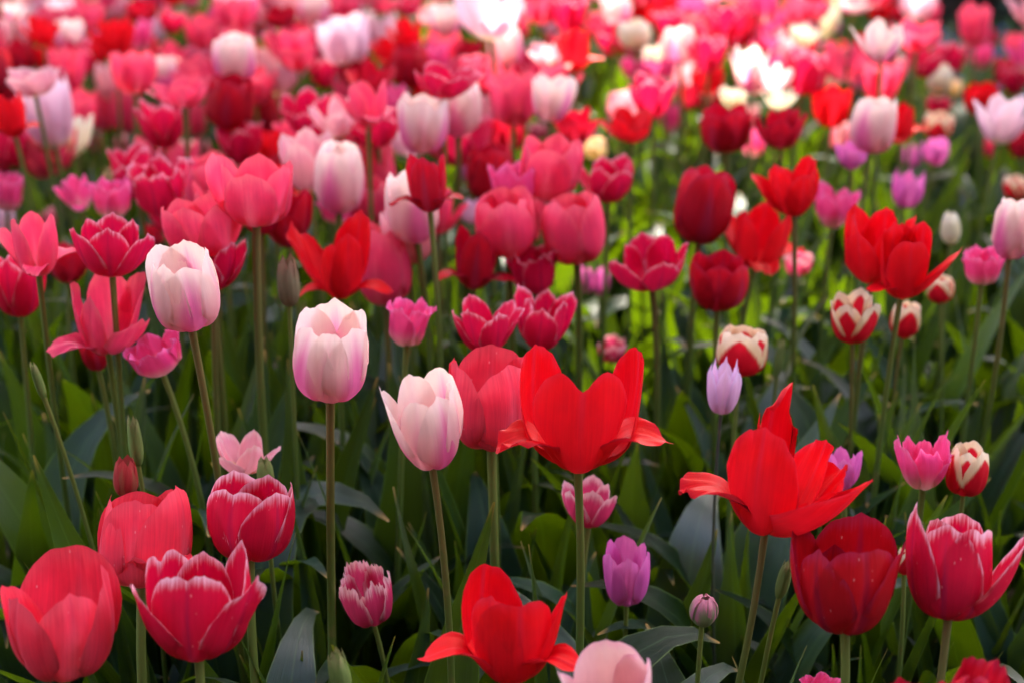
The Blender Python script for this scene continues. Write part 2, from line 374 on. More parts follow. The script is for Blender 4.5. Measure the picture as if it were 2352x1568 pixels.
def six(prof, spin=0, wob=6, seed=0, inner=None, **kw):
    rg = random.Random(seed)
    out = []
    for i in range(6):
        o = i % 2 == 0
        d = dict(prof=prof if o or inner is None else inner, az=spin + i * 60 + rg.uniform(-wob, wob), outer=o, L=1.0 + rg.uniform(-.04, .04),
                 rs=(1.0 if o else 0.87) * rg.uniform(0.98, 1.02), seed=seed * 17 + i)
        d.update(kw)
        if prof in ('cup', 'egg', 'bowl', 'cup2') and seed > 12 and rg.random() < .17: d['prof'] = {'cup': 'cup2', 'egg': 'egg2', 'bowl': 'open', 'cup2': 'bowl'}[prof]; d['W'] = d['W'] * rg.uniform(.85, 1.0)
        if not o and prof in ('egg', 'cup', 'wide_in'): d['W'] = d['W'] * .84
        out.append(d)
    return out
def mod(lst, **by):                      # override single petals: p0=dict(...)
    for k, v in by.items(): lst[int(k[1:])].update(v)
    return lst

SHAPES = {}
for i, sp0 in enumerate((0, 32, 60)):
    SHAPES['egg%d' % i] = six('egg', sp0, 5, 11 + i, W=0.40, ruf=0.010, inner='egg')
    SHAPES['cup%d' % i] = six('cup', sp0, 7, 21 + i, W=0.38, ruf=0.010, inner='cup')
    SHAPES['wide%d' % i] = six('cup2', sp0, 9, 31 + i, W=0.34, ruf=0.014, inner='cup', point=0.05)
    SHAPES['bowl%d' % i] = six('bowl', sp0, 9, 41 + i, W=0.37, ruf=0.016, inner='cup2')
    SHAPES['open%d' % i] = six('open', sp0, 12, 51 + i, W=0.32, ruf=0.02, inner='bowl', p=2.0)
    SHAPES['point%d' % i] = six('cup', sp0, 6, 61 + i, W=0.30, ruf=0.008, inner='egg2', point=0.12, p=1.6)
    SHAPES['crown%d' % i] = six('wide_in', sp0, 8, 71 + i, W=0.38, ruf=0.06, inner='wide_in', point=0.03, fringe=0.014, p=2.2)
    SHAPES['fringe%d' % i] = six('cup', sp0, 8, 81 + i, W=0.36, ruf=0.03, inner='cup', fringe=0.035)
    SHAPES['bud%d' % i] = six('bud', sp0, 3, 91 + i, W=0.24, ruf=0.002, point=0.06, p=1.5, groove=0.006)
    SHAPES['flop%d' % i] = mod(six('cup', sp0, 8, 95 + i, W=0.36, ruf=0.018, inner='cup'),
                               p1=dict(prof='flop', W=.28, flat=.2), p3=dict(prof='open', W=.32), p5=dict(prof='flop', W=.26, flat=.2))
SHAPES['roundbud0'] = six('round', 20, 4, 99, W=0.34, ruf=0.003, point=0.02)
# --- the large front flowers, petal by petal
SHAPES['hero_pale_a'] = [dict(prof='egg', az=-50, outer=True, W=.42, seed=1, L=.95, rs=1.04), dict(prof='egg', az=54, outer=True, W=.42, seed=2, L=.95, rs=1.04),
    dict(prof='egg', az=2, outer=False, W=.235, seed=3, rs=1.0, L=.97, p=2.4, point=.0), dict(prof='egg2', az=180, outer=True, W=.42, seed=4, L=1.03, point=.06),
    dict(prof='egg2', az=-125, outer=False, W=.38, seed=5, rs=.93, L=1.0), dict(prof='egg2', az=125, outer=False, W=.38, seed=6, rs=.93, L=1.0)]
SHAPES['hero_pale_b'] = [dict(prof='cup2', az=-82, outer=True, W=.38, seed=7, L=1.0, point=.08, p=1.8), dict(prof='egg', az=40, outer=True, W=.42, seed=8, L=.94, point=.05, rs=1.06),
    dict(prof='egg', az=-20, outer=False, W=.34, seed=9, rs=.97, L=.93, p=2.8, ruf=.012, point=0), dict(prof='cup', az=150, outer=True, W=.42, seed=10, L=1.04, ruf=.012),
    dict(prof='egg2', az=-140, outer=False, W=.40, seed=11, rs=.9, L=1.02), dict(prof='egg2', az=92, outer=False, W=.38, seed=12, rs=1.0, L=1.0, ruf=.015)]
SHAPES['hero_pale_c'] = [dict(prof='egg', az=24, outer=True, W=.44, seed=13, L=.90, point=.02, rs=1.05), dict(prof='egg', az=-74, outer=True, W=.42, seed=14, L=.95, rs=1.04),
    dict(prof='egg', az=-26, outer=False, W=.30, seed=15, rs=.93, L=.95), dict(prof='egg2', az=95, outer=False, W=.38, seed=16, L=1.0, point=.05),
    dict(prof='egg2', az=180, outer=True, W=.44, seed=17, L=1.03, ruf=.014, fringe=.006), dict(prof='egg2', az=-130, outer=False, W=.4, seed=18, rs=.95, L=1.04, fringe=.004)]
SHAPES['hero_heart'] = [dict(prof='cup', az=2, outer=False, W=.56, b0=.16, seed=21, L=1.12, notch=.16, nw=.22, p=2.8, um=.5, groove=.03, flat=.10),
    dict(prof='cup', az=-122, outer=True, W=.46, seed=22, L=1.10, p=2.6, flat=.08, rs=1.35), dict(prof='cup', az=108, outer=True, W=.42, seed=23, L=1.10, p=2.5, point=.0, rs=1.5),
    dict(prof='wing', az=-72, outer=True, W=.36, seed=24, L=.92, flat=.1, ruf=.04, p=1.8, rs=1.0), dict(prof='wing', az=74, outer=True, W=.34, seed=25, L=.98, flat=.1, p=1.5, point=.08, ruf=.012, rs=1.0),
    dict(prof='cup', az=178, outer=False, W=.30, seed=26, L=.5)]
SHAPES['hero_droop'] = [dict(prof='cup', az=-34, outer=False, W=.46, b0=.2, seed=31, L=1.22, p=2.2, um=.42, flat=.05, ruf=.04, curl=.04), dict(prof='crumple', az=-165, outer=True, W=.34, seed=32, L=1.62, ruf=.08, p=3.4, rs=.30, point=.0),
    dict(prof='wing', az=-84, outer=True, W=.34, seed=33, L=1.12, flat=.05, ruf=.04, p=3.2, rs=1.0), dict(prof='open', az=42, outer=True, W=.50, seed=34, L=1.22, flat=.16, p=1.8, point=.06, rs=1.25),
    dict(prof='open', az=88, outer=False, W=.42, seed=35, L=1.0, flat=.1, ruf=.04), dict(prof='bowl', az=110, outer=False, W=.46, seed=36, L=1.05, ruf=.03)]
SHAPES['hero_low'] = [dict(prof='cup', az=14, outer=False, W=.54, b0=.2, seed=41, L=1.02, notch=.06, nw=.25, p=2.6, groove=.025), dict(prof='cup', az=-140, outer=True, W=.44, seed=42, L=1.12, p=2.2, rs=1.1),
    dict(prof='cup', az=-34, outer=False, W=.36, seed=43, L=1.0, rs=.97), dict(prof='wing', az=-76, outer=True, W=.30, seed=44, L=1.0, flat=.1, p=1.6, point=.05, rs=.95),
    dict(prof='cup2', az=88, outer=True, W=.38, seed=45, L=.95, p=1.9, point=.03, rs=1.1), dict(prof='wing', az=56, outer=True, W=.28, seed=46, L=.92, flat=.1, p=1.8, rs=.9)]
SHAPES['hero_dark'] = [dict(prof='cup', az=12, outer=False, W=.50, seed=51, L=.98, notch=.03, p=3.0, flat=.06, groove=.03), dict(prof='cup', az=-50, outer=True, W=.40, seed=52, L=.90, p=1.8, point=.04, rs=1.12),
    dict(prof='cup', az=-120, outer=True, W=.38, seed=53, L=1.06, rs=1.1), dict(prof='cup', az=150, outer=True, W=.46, seed=54, L=1.10, p=2.8, flat=.1),
    dict(prof='cup2', az=66, outer=True, W=.40, seed=55, L=.94, p=1.6, point=.07, rs=1.05), dict(prof='cup', az=-170, outer=False, W=.3, seed=56, L=.8)]
SHAPES['hero_edge_a'] = [dict(prof='cup', az=0, outer=False, W=.46, seed=61, L=.98, notch=.05, nw=.12, p=3.2, um=.5, groove=.03, fringe=.005), dict(prof='bowl', az=-58, outer=True, W=.40, seed=62, L=.92, p=2.2, curl=.05),
    dict(prof='bowl', az=62, outer=True, W=.38, seed=63, L=1.0, p=1.5, point=.05, curl=.06, ruf=.015), dict(prof='cup', az=-118, outer=False, W=.42, seed=64, L=1.02, notch=.08, p=2.6, nw=.15, rs=1.05),
    dict(prof='cup', az=112, outer=False, W=.42, seed=65, L=1.12, p=2.2, rs=1.1), dict(prof='cup', az=180, outer=True, W=.36, seed=66, L=.94)]
SHAPES['hero_edge_b'] = [dict(prof='egg2', az=-30, outer=True, W=.44, seed=71, L=1.0, p=2.2, rs=1.06), dict(prof='egg2', az=26, outer=False, W=.44, seed=72, L=1.02, rs=1.0, p=2.6, notch=.04, nw=.12),
    dict(prof='cup', az=-84, outer=True, W=.34, seed=73, L=1.12, p=1.7, point=.07, rs=1.05), dict(prof='bowl', az=72, outer=True, W=.40, seed=74, L=1.05, p=1.6, point=.05, rs=1.1),
    dict(prof='egg', az=150, outer=False, W=.46, seed=75, L=1.06, ruf=.02, p=2.8), dict(prof='egg', az=-150, outer=True, W=.42, seed=76, L=1.02, ruf=.02)]
SHAPES['hero_edge_c'] = [dict(prof='cup', az=-20, outer=False, W=.44, seed=81, L=1.0, notch=.06, nw=.13, p=2.8, groove=.025), dict(prof='cup', az=46, outer=True, W=.40, seed=82, L=.94, p=2.2, rs=1.06),
    dict(prof='cup', az=-72, outer=True, W=.36, seed=83, L=.88, rs=1.1), dict(prof='cup', az=98, outer=False, W=.36, seed=84, L=1.0),
    dict(prof='egg2', az=-140, outer=True, W=.42, seed=85, L=1.04), dict(prof='egg2', az=165, outer=False, W=.40, seed=86, L=1.0)]
SHAPES['hero_coral_a'] = [dict(prof='egg', az=22, outer=True, W=.48, seed=91, L=.66, p=2.8, um=.5), dict(prof='cup', az=-46, outer=False, W=.38, seed=92, L=.94, p=2.4, rs=.93),
    dict(prof='cup', az=34, outer=False, W=.36, seed=93, L=1.0, rs=.84, p=1.8), dict(prof='cup', az=175, outer=True, W=.52, seed=94, L=1.12, p=2.8, flat=.05),
    dict(prof='cup2', az=-95, outer=True, W=.36, seed=95, L=.90), dict(prof='cup', az=92, outer=True, W=.36, seed=96, L=1.08, p=1.5, point=.08)]
SHAPES['hero_coral_b'] = [dict(prof='egg2', az=2, outer=False, W=.42, seed=101, L=1.0, p=2.2, point=.02), dict(prof='egg', az=70, outer=True, W=.42, seed=102, L=1.12, p=2.2, point=.04, rs=1.0),
    dict(prof='egg', az=-70, outer=True, W=.42, seed=103, L=1.0, rs=1.06, p=2.4), dict(prof='wing', az=36, outer=True, W=.32, seed=104, L=.86, flat=.1, p=1.6, rs=.85),
    dict(prof='egg', az=-150, outer=True, W=.46, seed=105, L=1.04, p=2.6), dict(prof='egg', az=140, outer=False, W=.40, seed=106, L=1.06)]
SHAPES['hero_coral_c'] = [dict(prof='egg', az=10, outer=True, W=.50, seed=111, L=.80, p=2.8, um=.5, rs=1.06), dict(prof='egg2', az=-70, outer=False, W=.40, seed=112, L=1.0, rs=.98),
    dict(prof='egg', az=36, outer=False, W=.42, seed=113, L=1.02, rs=.95), dict(prof='egg2', az=180, outer=True, W=.46, seed=114, L=1.06, p=2.6),
    dict(prof='cup', az=-102, outer=True, W=.34, seed=115, L=1.0, p=1.7), dict(prof='egg2', az=110, outer=True, W=.40, seed=116, L=1.0)]
SHAPES['hero_coral_flop'] = [dict(prof='flop', az=-50, outer=True, W=.30, seed=121, L=.86, flat=.2, ruf=.03, p=1.7), dict(prof='open', az=52, outer=True, W=.36, seed=122, L=.98, flat=.15, ruf=.02),
    dict(prof='cup', az=-78, outer=False, W=.34, seed=123, L=1.05, ruf=.02, notch=.04), dict(prof='cup', az=-175, outer=True, W=.36, seed=124, L=1.08, ruf=.03),
    dict(prof='cup2', az=118, outer=False, W=.38, seed=125, L=1.08, p=2.4), dict(prof='cup', az=-18, outer=False, W=.24, seed=126, L=.95, p=1.8)]
SHAPES['hero_scarlet_flop'] = [dict(prof='cup', az=-22, outer=False, W=.30, seed=131, L=.80, ruf=.02), dict(prof='cup', az=24, outer=True, W=.30, seed=132, L=.98, ruf=.03),
    dict(prof='droop', az=-84, outer=True, W=.24, seed=133, L=.66, flat=.2), dict(prof='flop', az=72, outer=True, W=.24, seed=134, L=.86, flat=.2, p=1.6),
    dict(prof='open', az=-112, outer=False, W=.34, seed=135, L=1.08, ruf=.05), dict(prof='cup2', az=150, outer=True, W=.40, seed=136, L=1.05, ruf=.03)]
SHAPES['hero_wings'] = [dict(prof='cup', az=0, outer=False, W=.46, seed=141, L=.96, notch=.03, p=2.8, flat=.1), dict(prof='flop', az=-62, outer=True, W=.30, seed=142, L=.74, flat=.2),
    dict(prof='open', az=66, outer=True, W=.34, seed=143, L=1.08, p=1.6, point=.06, flat=.2), dict(prof='cup', az=-120, outer=False, W=.38, seed=144, L=.98),
    dict(prof='cup', az=125, outer=True, W=.40, seed=145, L=1.08), dict(prof='cup', az=180, outer=False, W=.38, seed=146, L=1.02)]
SHAPES['hero_blush'] = [dict(prof='cup2', az=-80, outer=True, W=.36, seed=151, L=.98, p=1.8, point=.05), dict(prof='cup', az=86, outer=True, W=.38, seed=152, L=1.04, p=1.7, point=.06),
    dict(prof='cup', az=-25, outer=False, W=.38, seed=153, L=.78, p=2.4), dict(prof='cup', az=42, outer=False, W=.36, seed=154, L=.80, p=2.0),
    dict(prof='egg2', az=180, outer=True, W=.52, seed=155, L=1.08, p=2.8), dict(prof='cup', az=125, outer=False, W=.36, seed=156, L=.95)]
SHAPES['hero_ruffle'] = six('open', 15, 12, 161, W=.40, ruf=.09, inner='hood', fringe=.02)
SHAPES['hero_crumple'] = [dict(prof='cup2', az=-70, outer=True, W=.30, seed=171, L=1.15, ruf=.03, p=1.8, point=.1), dict(prof='hood', az=0, outer=False, W=.40, seed=172, L=1.0, ruf=.05),
    dict(prof='bowl', az=62, outer=True, W=.34, seed=173, L=.82, ruf=.04), dict(prof='cup2', az=110, outer=False, W=.26, seed=174, L=.95, ruf=.04, point=.1),
    dict(prof='cup', az=-130, outer=False, W=.34, seed=175, L=.95, ruf=.03), dict(prof='cup', az=165, outer=True, W=.34, seed=176, L=.8, ruf=.03)]

_cache = {}
def shape_arrays(name, hi):
    k = (name, hi)
    if k not in _cache:
        res = dict(nv=25, nt=26) if hi == 2 else dict(nv=15, nt=15) if hi == 1 else dict(nv=9, nt=9)
        _cache[k] = [petal_arrays(**{**d, **res}) for d in SHAPES[name]]
    return _cache[k]
_mesh = {}
def petal_mesh(name, i, hi):
    k = (name, i, hi)
    if k not in _mesh: _mesh[k] = mesh('petal', *shape_arrays(name, hi)[i])
    return _mesh[k]
def bloom_mesh(name):
    k = (name, 'all')
    if k not in _mesh:
        Vs, Fs, U1, U2, n = [], [], [], [], 0
        for V, Fc, a, b in shape_arrays(name, 0):
            Vs.append(V); Fs.append(Fc + n); U1.append(a); U2.append(b); n += len(V)
        _mesh[k] = mesh('bloom', np.concatenate(Vs), np.concatenate(Fs), np.concatenate(U1), np.concatenate(U2))
    return _mesh[k]

# ------------------------------------------------------------------ stems and leaves
def stem_mesh(p0, p1, d1, r, bend, seg=12, ring=8):
    p0, p1, d1 = np.array(p0), np.array(p1), np.array(d1)
    h = np.linalg.norm(p1 - p0)
    c = p1 - d1 * h * 0.45 + np.array([bend[0], bend[1], 0])
    V, Fc, uv = [], [], []
    for i in range(seg + 1):
        t = i / seg
        p = (1 - t) ** 2 * p0 + 2 * t * (1 - t) * c + t * t * p1
        tg = 2 * (1 - t) * (c - p0) + 2 * t * (p1 - c); tg = tg / np.linalg.norm(tg)
        a = np.cross(tg, [0, 1, 0]); a = a / np.linalg.norm(a); b = np.cross(tg, a)
        rr = r * (1.12 - 0.2 * t) * (1.0 if i < seg else 1.12)
        for j in range(ring):
            f = 2 * math.pi * j / ring
            V.append(p + rr * (math.cos(f) * a + math.sin(f) * b)); uv.append((j / ring, t))
    for i in range(seg):
        for j in range(ring):
            k = (j + 1) % ring
            Fc.append((i * ring + j, i * ring + k, (i + 1) * ring + k, (i + 1) * ring + j))
    return mesh('stem', V, Fc, uv)

def leaf_arrays(seed, nt=14, nv=7, lean0=12, lean1=55, W=0.075, tw=0.5, fold=0.55, droop=0):
    rg = random.Random(seed)
    t = np.linspace(0, 1, nt)
    th = np.radians(lean0 + (lean1 - lean0) * t ** 1.7 + droop * np.clip((t - .55) / .45, 0, 1) ** 1.3)
    ds = 1 / (nt - 1)
    y = np.concatenate([[0], np.cumsum(np.sin(th[:-1]) * ds)]); z = np.concatenate([[0], np.cumsum(np.cos(th[:-1]) * ds)])
    w = W * (0.45 + 0.55 * np.sin(np.pi * np.clip(t * 1.15, 0, 1) ** 0.8)) * np.clip(1.0 - t ** 3.0, 0, 1) ** 0.75
    w[-1] = 0.002
    v = np.linspace(-1, 1, nv)
    T, Vv = np.meshgrid(t, v, indexing='ij')
    Wd, TH = w[:, None], th[:, None]
    f = fold * (1 - 0.6 * T)
    twist = tw * T ** 1.5
    lat = Vv * Wd * np.cos(f)
    out = -np.abs(Vv) ** 1.3 * Wd * np.sin(f) + 0.10 * Wd * np.sin(T * 9 + Vv * 2 + seed) * np.abs(Vv)
    x = lat * np.cos(twist) - out * np.sin(twist); n = lat * np.sin(twist) + out * np.cos(twist)
    # outward normal of the blade centre line (in the y-z plane)
    P = np.stack([x + 0.05 * np.sin(T * 3 + seed) * T, y[:, None] + n * np.cos(TH), z[:, None] - n * np.sin(TH)], -1).reshape(-1, 3)
    idx = np.arange(nt * nv).reshape(nt, nv)
    Fc = np.stack([idx[:-1, :-1], idx[:-1, 1:], idx[1:, 1:], idx[1:, :-1]], -1).reshape(-1, 4)
    uv = np.stack([Vv * 0.5 + 0.5, T], -1).reshape(-1, 2)
    return P, Fc, uv
rl = random.Random(5)
LEAVES = []
for i in range(16):
    kind = i % 4
    a = dict(lean0=rl.uniform(4, 14), lean1=rl.uniform(14, 34), droop=0, W=rl.uniform(.062, .09), tw=rl.uniform(-.7, .7), fold=rl.uniform(.25, .7))
    if kind == 1: a.update(lean1=rl.uniform(40, 60), W=rl.uniform(.08, .11))
    if kind == 2: a.update(lean1=rl.uniform(50, 65), droop=rl.uniform(50, 90), W=rl.uniform(.08, .115), fold=.3)
    if kind == 3: a.update(W=rl.uniform(.035, .05), fold=rl.uniform(.7, 1.0))
    LEAVES.append(leaf_arrays(i, **a))
LEAF_ME = [mesh('leaf', *a) for a in LEAVES]

# ------------------------------------------------------------------ the flowers: kind, centre x, y, width, height (2352-wide grid), shape, options
REAL = dict(P=.052, C=.058, R=.058, D=.056, E=.057, H=.047, L=.036, l=.032, S=.044, V=.078, W=.042, O=.055, F=.045, Y=.033, B=.017, b=.020, K=.024, M=.026, Q=.060)
NOMZ = dict(P=.47, C=.42, R=.42, D=.42, E=.40, H=.36, L=.34, l=.34, S=.36, V=.47, W=.38, O=.44, F=.32, Y=.36, B=.32, b=.36, K=.30, M=.24, Q=.42)
def B(x0, y0, x1, y1): return ((x0 + x1) / 2, (y0 + y1) / 2, x1 - x0, y1 - y0)
FL = []
def f(kind, box, shape=None, label=None, **o): FL.append(dict(kind=kind, box=box, shape=shape, label=label, **o))

# front rows, described one by one
f('P', B(673, 683, 847, 925), 'hero_pale_a', 'pale pink closed tulip with magenta side flames, middle one of the three sharp pale ones', d=1.0, stem='b', rake=4, gx=-.012)
f('P', B(870, 843, 1061, 1080), 'hero_pale_b', 'pale pink tulip with one thin tip sticking out left, before the coral tulip', d=.98, stem='b', gx=.0)
f('P', B(335, 550, 506, 763), 'hero_pale_c', 'tall pale pink tulip with frilled cream top on long stem, above a hot pink one', d=1.04, stem='b', gx=.012)
f('R', B(1138, 790, 1550, 1087), 'hero_heart', 'large scarlet tulip with a heart-notched front petal and two petals spread like wings', rake=-3, lean=0, d=1.0, stem='g', squeeze=0)
f('R', B(1558, 902, 2005, 1232), 'hero_droop', 'tilted scarlet tulip with crumpled dark top and loose side petals on a slanting stem', d=.98, stem='b', lean=5, rake=-4, gx=-.075)
f('R', B(958, 1293, 1335, 1570), 'hero_low', 'scarlet tulip at the bottom edge with one long petal reaching left across a stem', rake=-12, lean=0, d=.93, stem='g')
f('D', B(1815, 1175, 2080, 1458), 'hero_dark', 'wide dark red tulip with rain spots, beside the white-edged crimson tulip', rake=-14, lean=0, d=.94, stem='g', gx=-.01, spots=1)
f('E', B(2080, 1150, 2356, 1425), 'hero_edge_b', 'white-edged crimson tulip at the right edge touching the dark red tulip', rake=-20, lean=5, d=.94, stem='b', gx=-.015, spots=1)
f('C', B(0, 1250, 273, 1566), 'hero_coral_a', 'broad open coral tulip with a short front petal in the bottom left corner', rake=-6, lean=0, d=.92, stem='g', spots=1)
f('E', B(298, 1235, 612, 1520), 'hero_edge_a', 'open crimson tulip with frosted white petal edges, right of the corner coral tulip', rake=-12, lean=0, d=.92, stem='g', spots=1)
f('C', B(225, 1113, 442, 1350), 'hero_coral_b', 'coral tulip rising behind the corner coral and the white-edged crimson ones', rake=-20, lean=2, d=1.02, stem='g', spots=1)
f('E', B(476, 1078, 678, 1290), 'hero_edge_c', 'upright crimson tulip with pinkish white rims, below the broken pink bloom and green bud', rake=-16, lean=3, d=1.02, stem='g', spots=1)
f('Q', B(1283, 1467, 1495, 1690), 'hero_blush', 'soft blush pink tulip cut off by the bottom edge beside the low scarlet tulip', d=.86, stem='g')
f('C', B(1028, 790, 1225, 1037), 'hero_coral_c', 'coral tulip half hidden behind the scarlet heart-shaped tulip', rake=-6, lean=0, d=1.1, stem='g', spots=1)
f('L', B(1385, 1228, 1493, 1392), 'cup1', 'small violet pink tulip alone among dark leaves, right of the scarlet tulip stem', d=1.14, stem='g')
f('C', B(105, 612, 345, 820), 'hero_coral_flop', 'ragged coral tulip with flopping petals, left of the tall pale pink tulip', d=1.2, stem='g', lean=4)
f('R', B(655, 480, 905, 688), 'hero_scarlet_flop', 'untidy scarlet tulip with twisted spreading petals beside the tan bud', d=1.32, stem='g')
f('D', B(1012, 500, 1172, 678), 'flop0', 'dark red tulip with petals curling down at both sides, behind the crimson pair', d=1.4, stem='g')
f('E', B(1397, 532, 1582, 670), 'wide0', 'wide crimson tulip with pale rims open like a bowl, above the bare soil gap', d=1.38, stem='b')
f('C', B(1247, 437, 1390, 610), 'egg1', 'tall coral tulip above the two small violet blooms', d=1.42, stem='g')
f('R', B(1990, 508, 2212, 688), 'hero_wings', 'rosy red tulip with two petals spread like wings, above the cream and red tulips', d=1.25, stem='g')
f('D', B(1547, 378, 1690, 563), 'egg2', 'tall dark crimson tulip with a bright pink inner petal, before the sunlit leaves', d=1.5, stem='g')
f('R', B(1668, 475, 1835, 620), 'flop1', 'red tulip with a small curled left petal, right of the tall dark crimson one', d=1.5, stem='g')
f('D', B(1583, 572, 1720, 716), 'cup0', 'dark red cup tulip directly above the cream tulip flamed red', d=1.4, stem='g')
f('H', B(282, 755, 418, 860), 'crown0', 'hot pink ruffled tulip under the tall pale pink tulip', d=1.18, stem='g', lean=-16)
f('H', B(885, 680, 1005, 795), 'crown1', 'hot pink ruffled tulip with whitish base above the pale pink tulip with a stray petal', d=1.22, stem='g')
f('E', B(1037, 675, 1205, 812), 'bowl1', 'crimson tulip with white rims, left one of the pair above the scarlet heart-shaped tulip', d=1.22, stem='g')
f('E', B(1182, 650, 1327, 805), 'wide1', 'crimson pink tulip pointing right, right one of the pair above the scarlet heart-shaped tulip', d=1.28, stem='g', lean=8)
f('l', B(1624, 815, 1704, 952), 'point0', 'small pale lilac tulip with pointed petals on a dark thin stem', d=1.16, stem='d')
f('S', B(1645, 745, 1763, 865), 'egg0', 'cream tulip with red flames directly behind the pale lilac one', d=1.25, stem='g')
f('S', B(1907, 660, 2024, 790), 'cup2', 'cream tulip with red flames standing clear on an olive stem, largest of the flamed ones', d=1.27, stem='b')
f('S', B(2043, 688, 2115, 778), 'egg1', 'narrow cream and red tulip split by the stem of the rosy red winged tulip', d=1.38, stem='b')
f('S', B(2128, 628, 2192, 698), 'egg2', 'small red and cream tulip tucked under the right wing of the rosy red tulip', d=1.5, stem='g')
f('S', B(2172, 1010, 2272, 1140), 'egg1', 'cream yellow tulip with a dark red side flame beside the crumpled pink one', d=1.12, stem='g')
f('H', B(2052, 985, 2185, 1125), 'hero_crumple', 'crumpled pink tulip with torn upright petals, left of the cream and dark red one', d=1.12, stem='g')
f('H', B(1893, 1015, 1982, 1135), 'wide2', 'lilac pink tulip half hidden behind the tilted scarlet tulip', d=1.15, stem='g', mat='L')
f('H', B(495, 985, 645, 1092), 'open0', 'pale pink open tulip with missing petals and two thin leaves before it', d=1.14, stem='g', mat='O')
f('H', B(1290, 1088, 1418, 1212), 'wide0', 'pink tulip split in two by the stem of the scarlet heart-shaped tulip', d=1.16, stem='g', mat='F')
f('F', B(778, 1285, 902, 1440), 'fringe0', 'fringed rose tulip low down behind a long pale-flower stem', d=1.1, stem='g')
f('S', B(2057, 1225, 2097, 1350), 'egg0', 'slim yellow and red bloom wedged between the dark red and white-edged tulips', d=1.12, stem='g')
f('H', B(1838, 1542, 1942, 1640), 'crown2', 'pink ruffled tulip top peeking in at the bottom edge below the dark red tulip', d=1.0, stem='g')
f('D', B(2035, 1505, 2345, 1760), 'hero_ruffle', 'dark ruffled crimson tulip cut off at the bottom right corner', d=.84, stem='g')
f('D', B(178, 762, 250, 852), 'cup1', 'dark red bloom hanging behind the base of the ragged coral tulip', d=1.26, stem='g')
f('H', B(2208, 560, 2318, 655), 'crown0', 'hot pink ruffled tulip left of the stem of the right edge pale tulip', d=1.34, stem='g')
f('P', B(2277, 443, 2372, 605), 'egg2', 'pale pink tulip at the right edge beneath a small yellow and red bloom', d=1.3, stem='b', gx=-.03)
f('W', B(2160, 483, 2207, 563), 'bud0', 'closed cream white tulip behind the rosy red winged tulip', d=1.6, stem='g', tall=1)
# buds
f('b', B(636, 582, 690, 705), 'bud0', 'tan green closed bud left of the untidy scarlet tulip', d=1.2, stem='g')
f('B', B(66, 810, 107, 935), 'bud1', 'slim green bud leaning left, leftmost bud among the front leaves', d=1.1, stem='g', lean=-9, gx=.05)
f('B', B(292, 950, 330, 1072), 'bud2', 'green bud standing directly above the closed red bud', d=1.1, stem='g')
f('K', B(260, 1042, 318, 1140), 'bud0', 'closed dull red bud rising behind the coral tulip', d=1.08, stem='g')
f('B', B(590, 1045, 630, 1120), 'bud1', 'small light green bud behind the upright crimson tulip with whitish rims', d=1.1, stem='g')
f('B', B(752, 1483, 808, 1600), 'bud2', 'yellow green bud at the bottom edge below the fringed rose tulip', d=.92, stem='g', lean=-6)
f('M', B(1583, 1362, 1650, 1440), 'roundbud0', 'round green and pink striped bud among the dark front leaves', d=1.04, stem='g', tall=1)
f('B', B(1780, 1280, 1820, 1376), 'bud0', 'green bud tucked against the left side of the dark red tulip', d=1.0, stem='g', lean=8)
f('B', B(1776, 775, 1804, 865), 'bud1', 'thin grey green bud in the dim leaves right of the red-flamed cream tulip', d=1.4, stem='g')

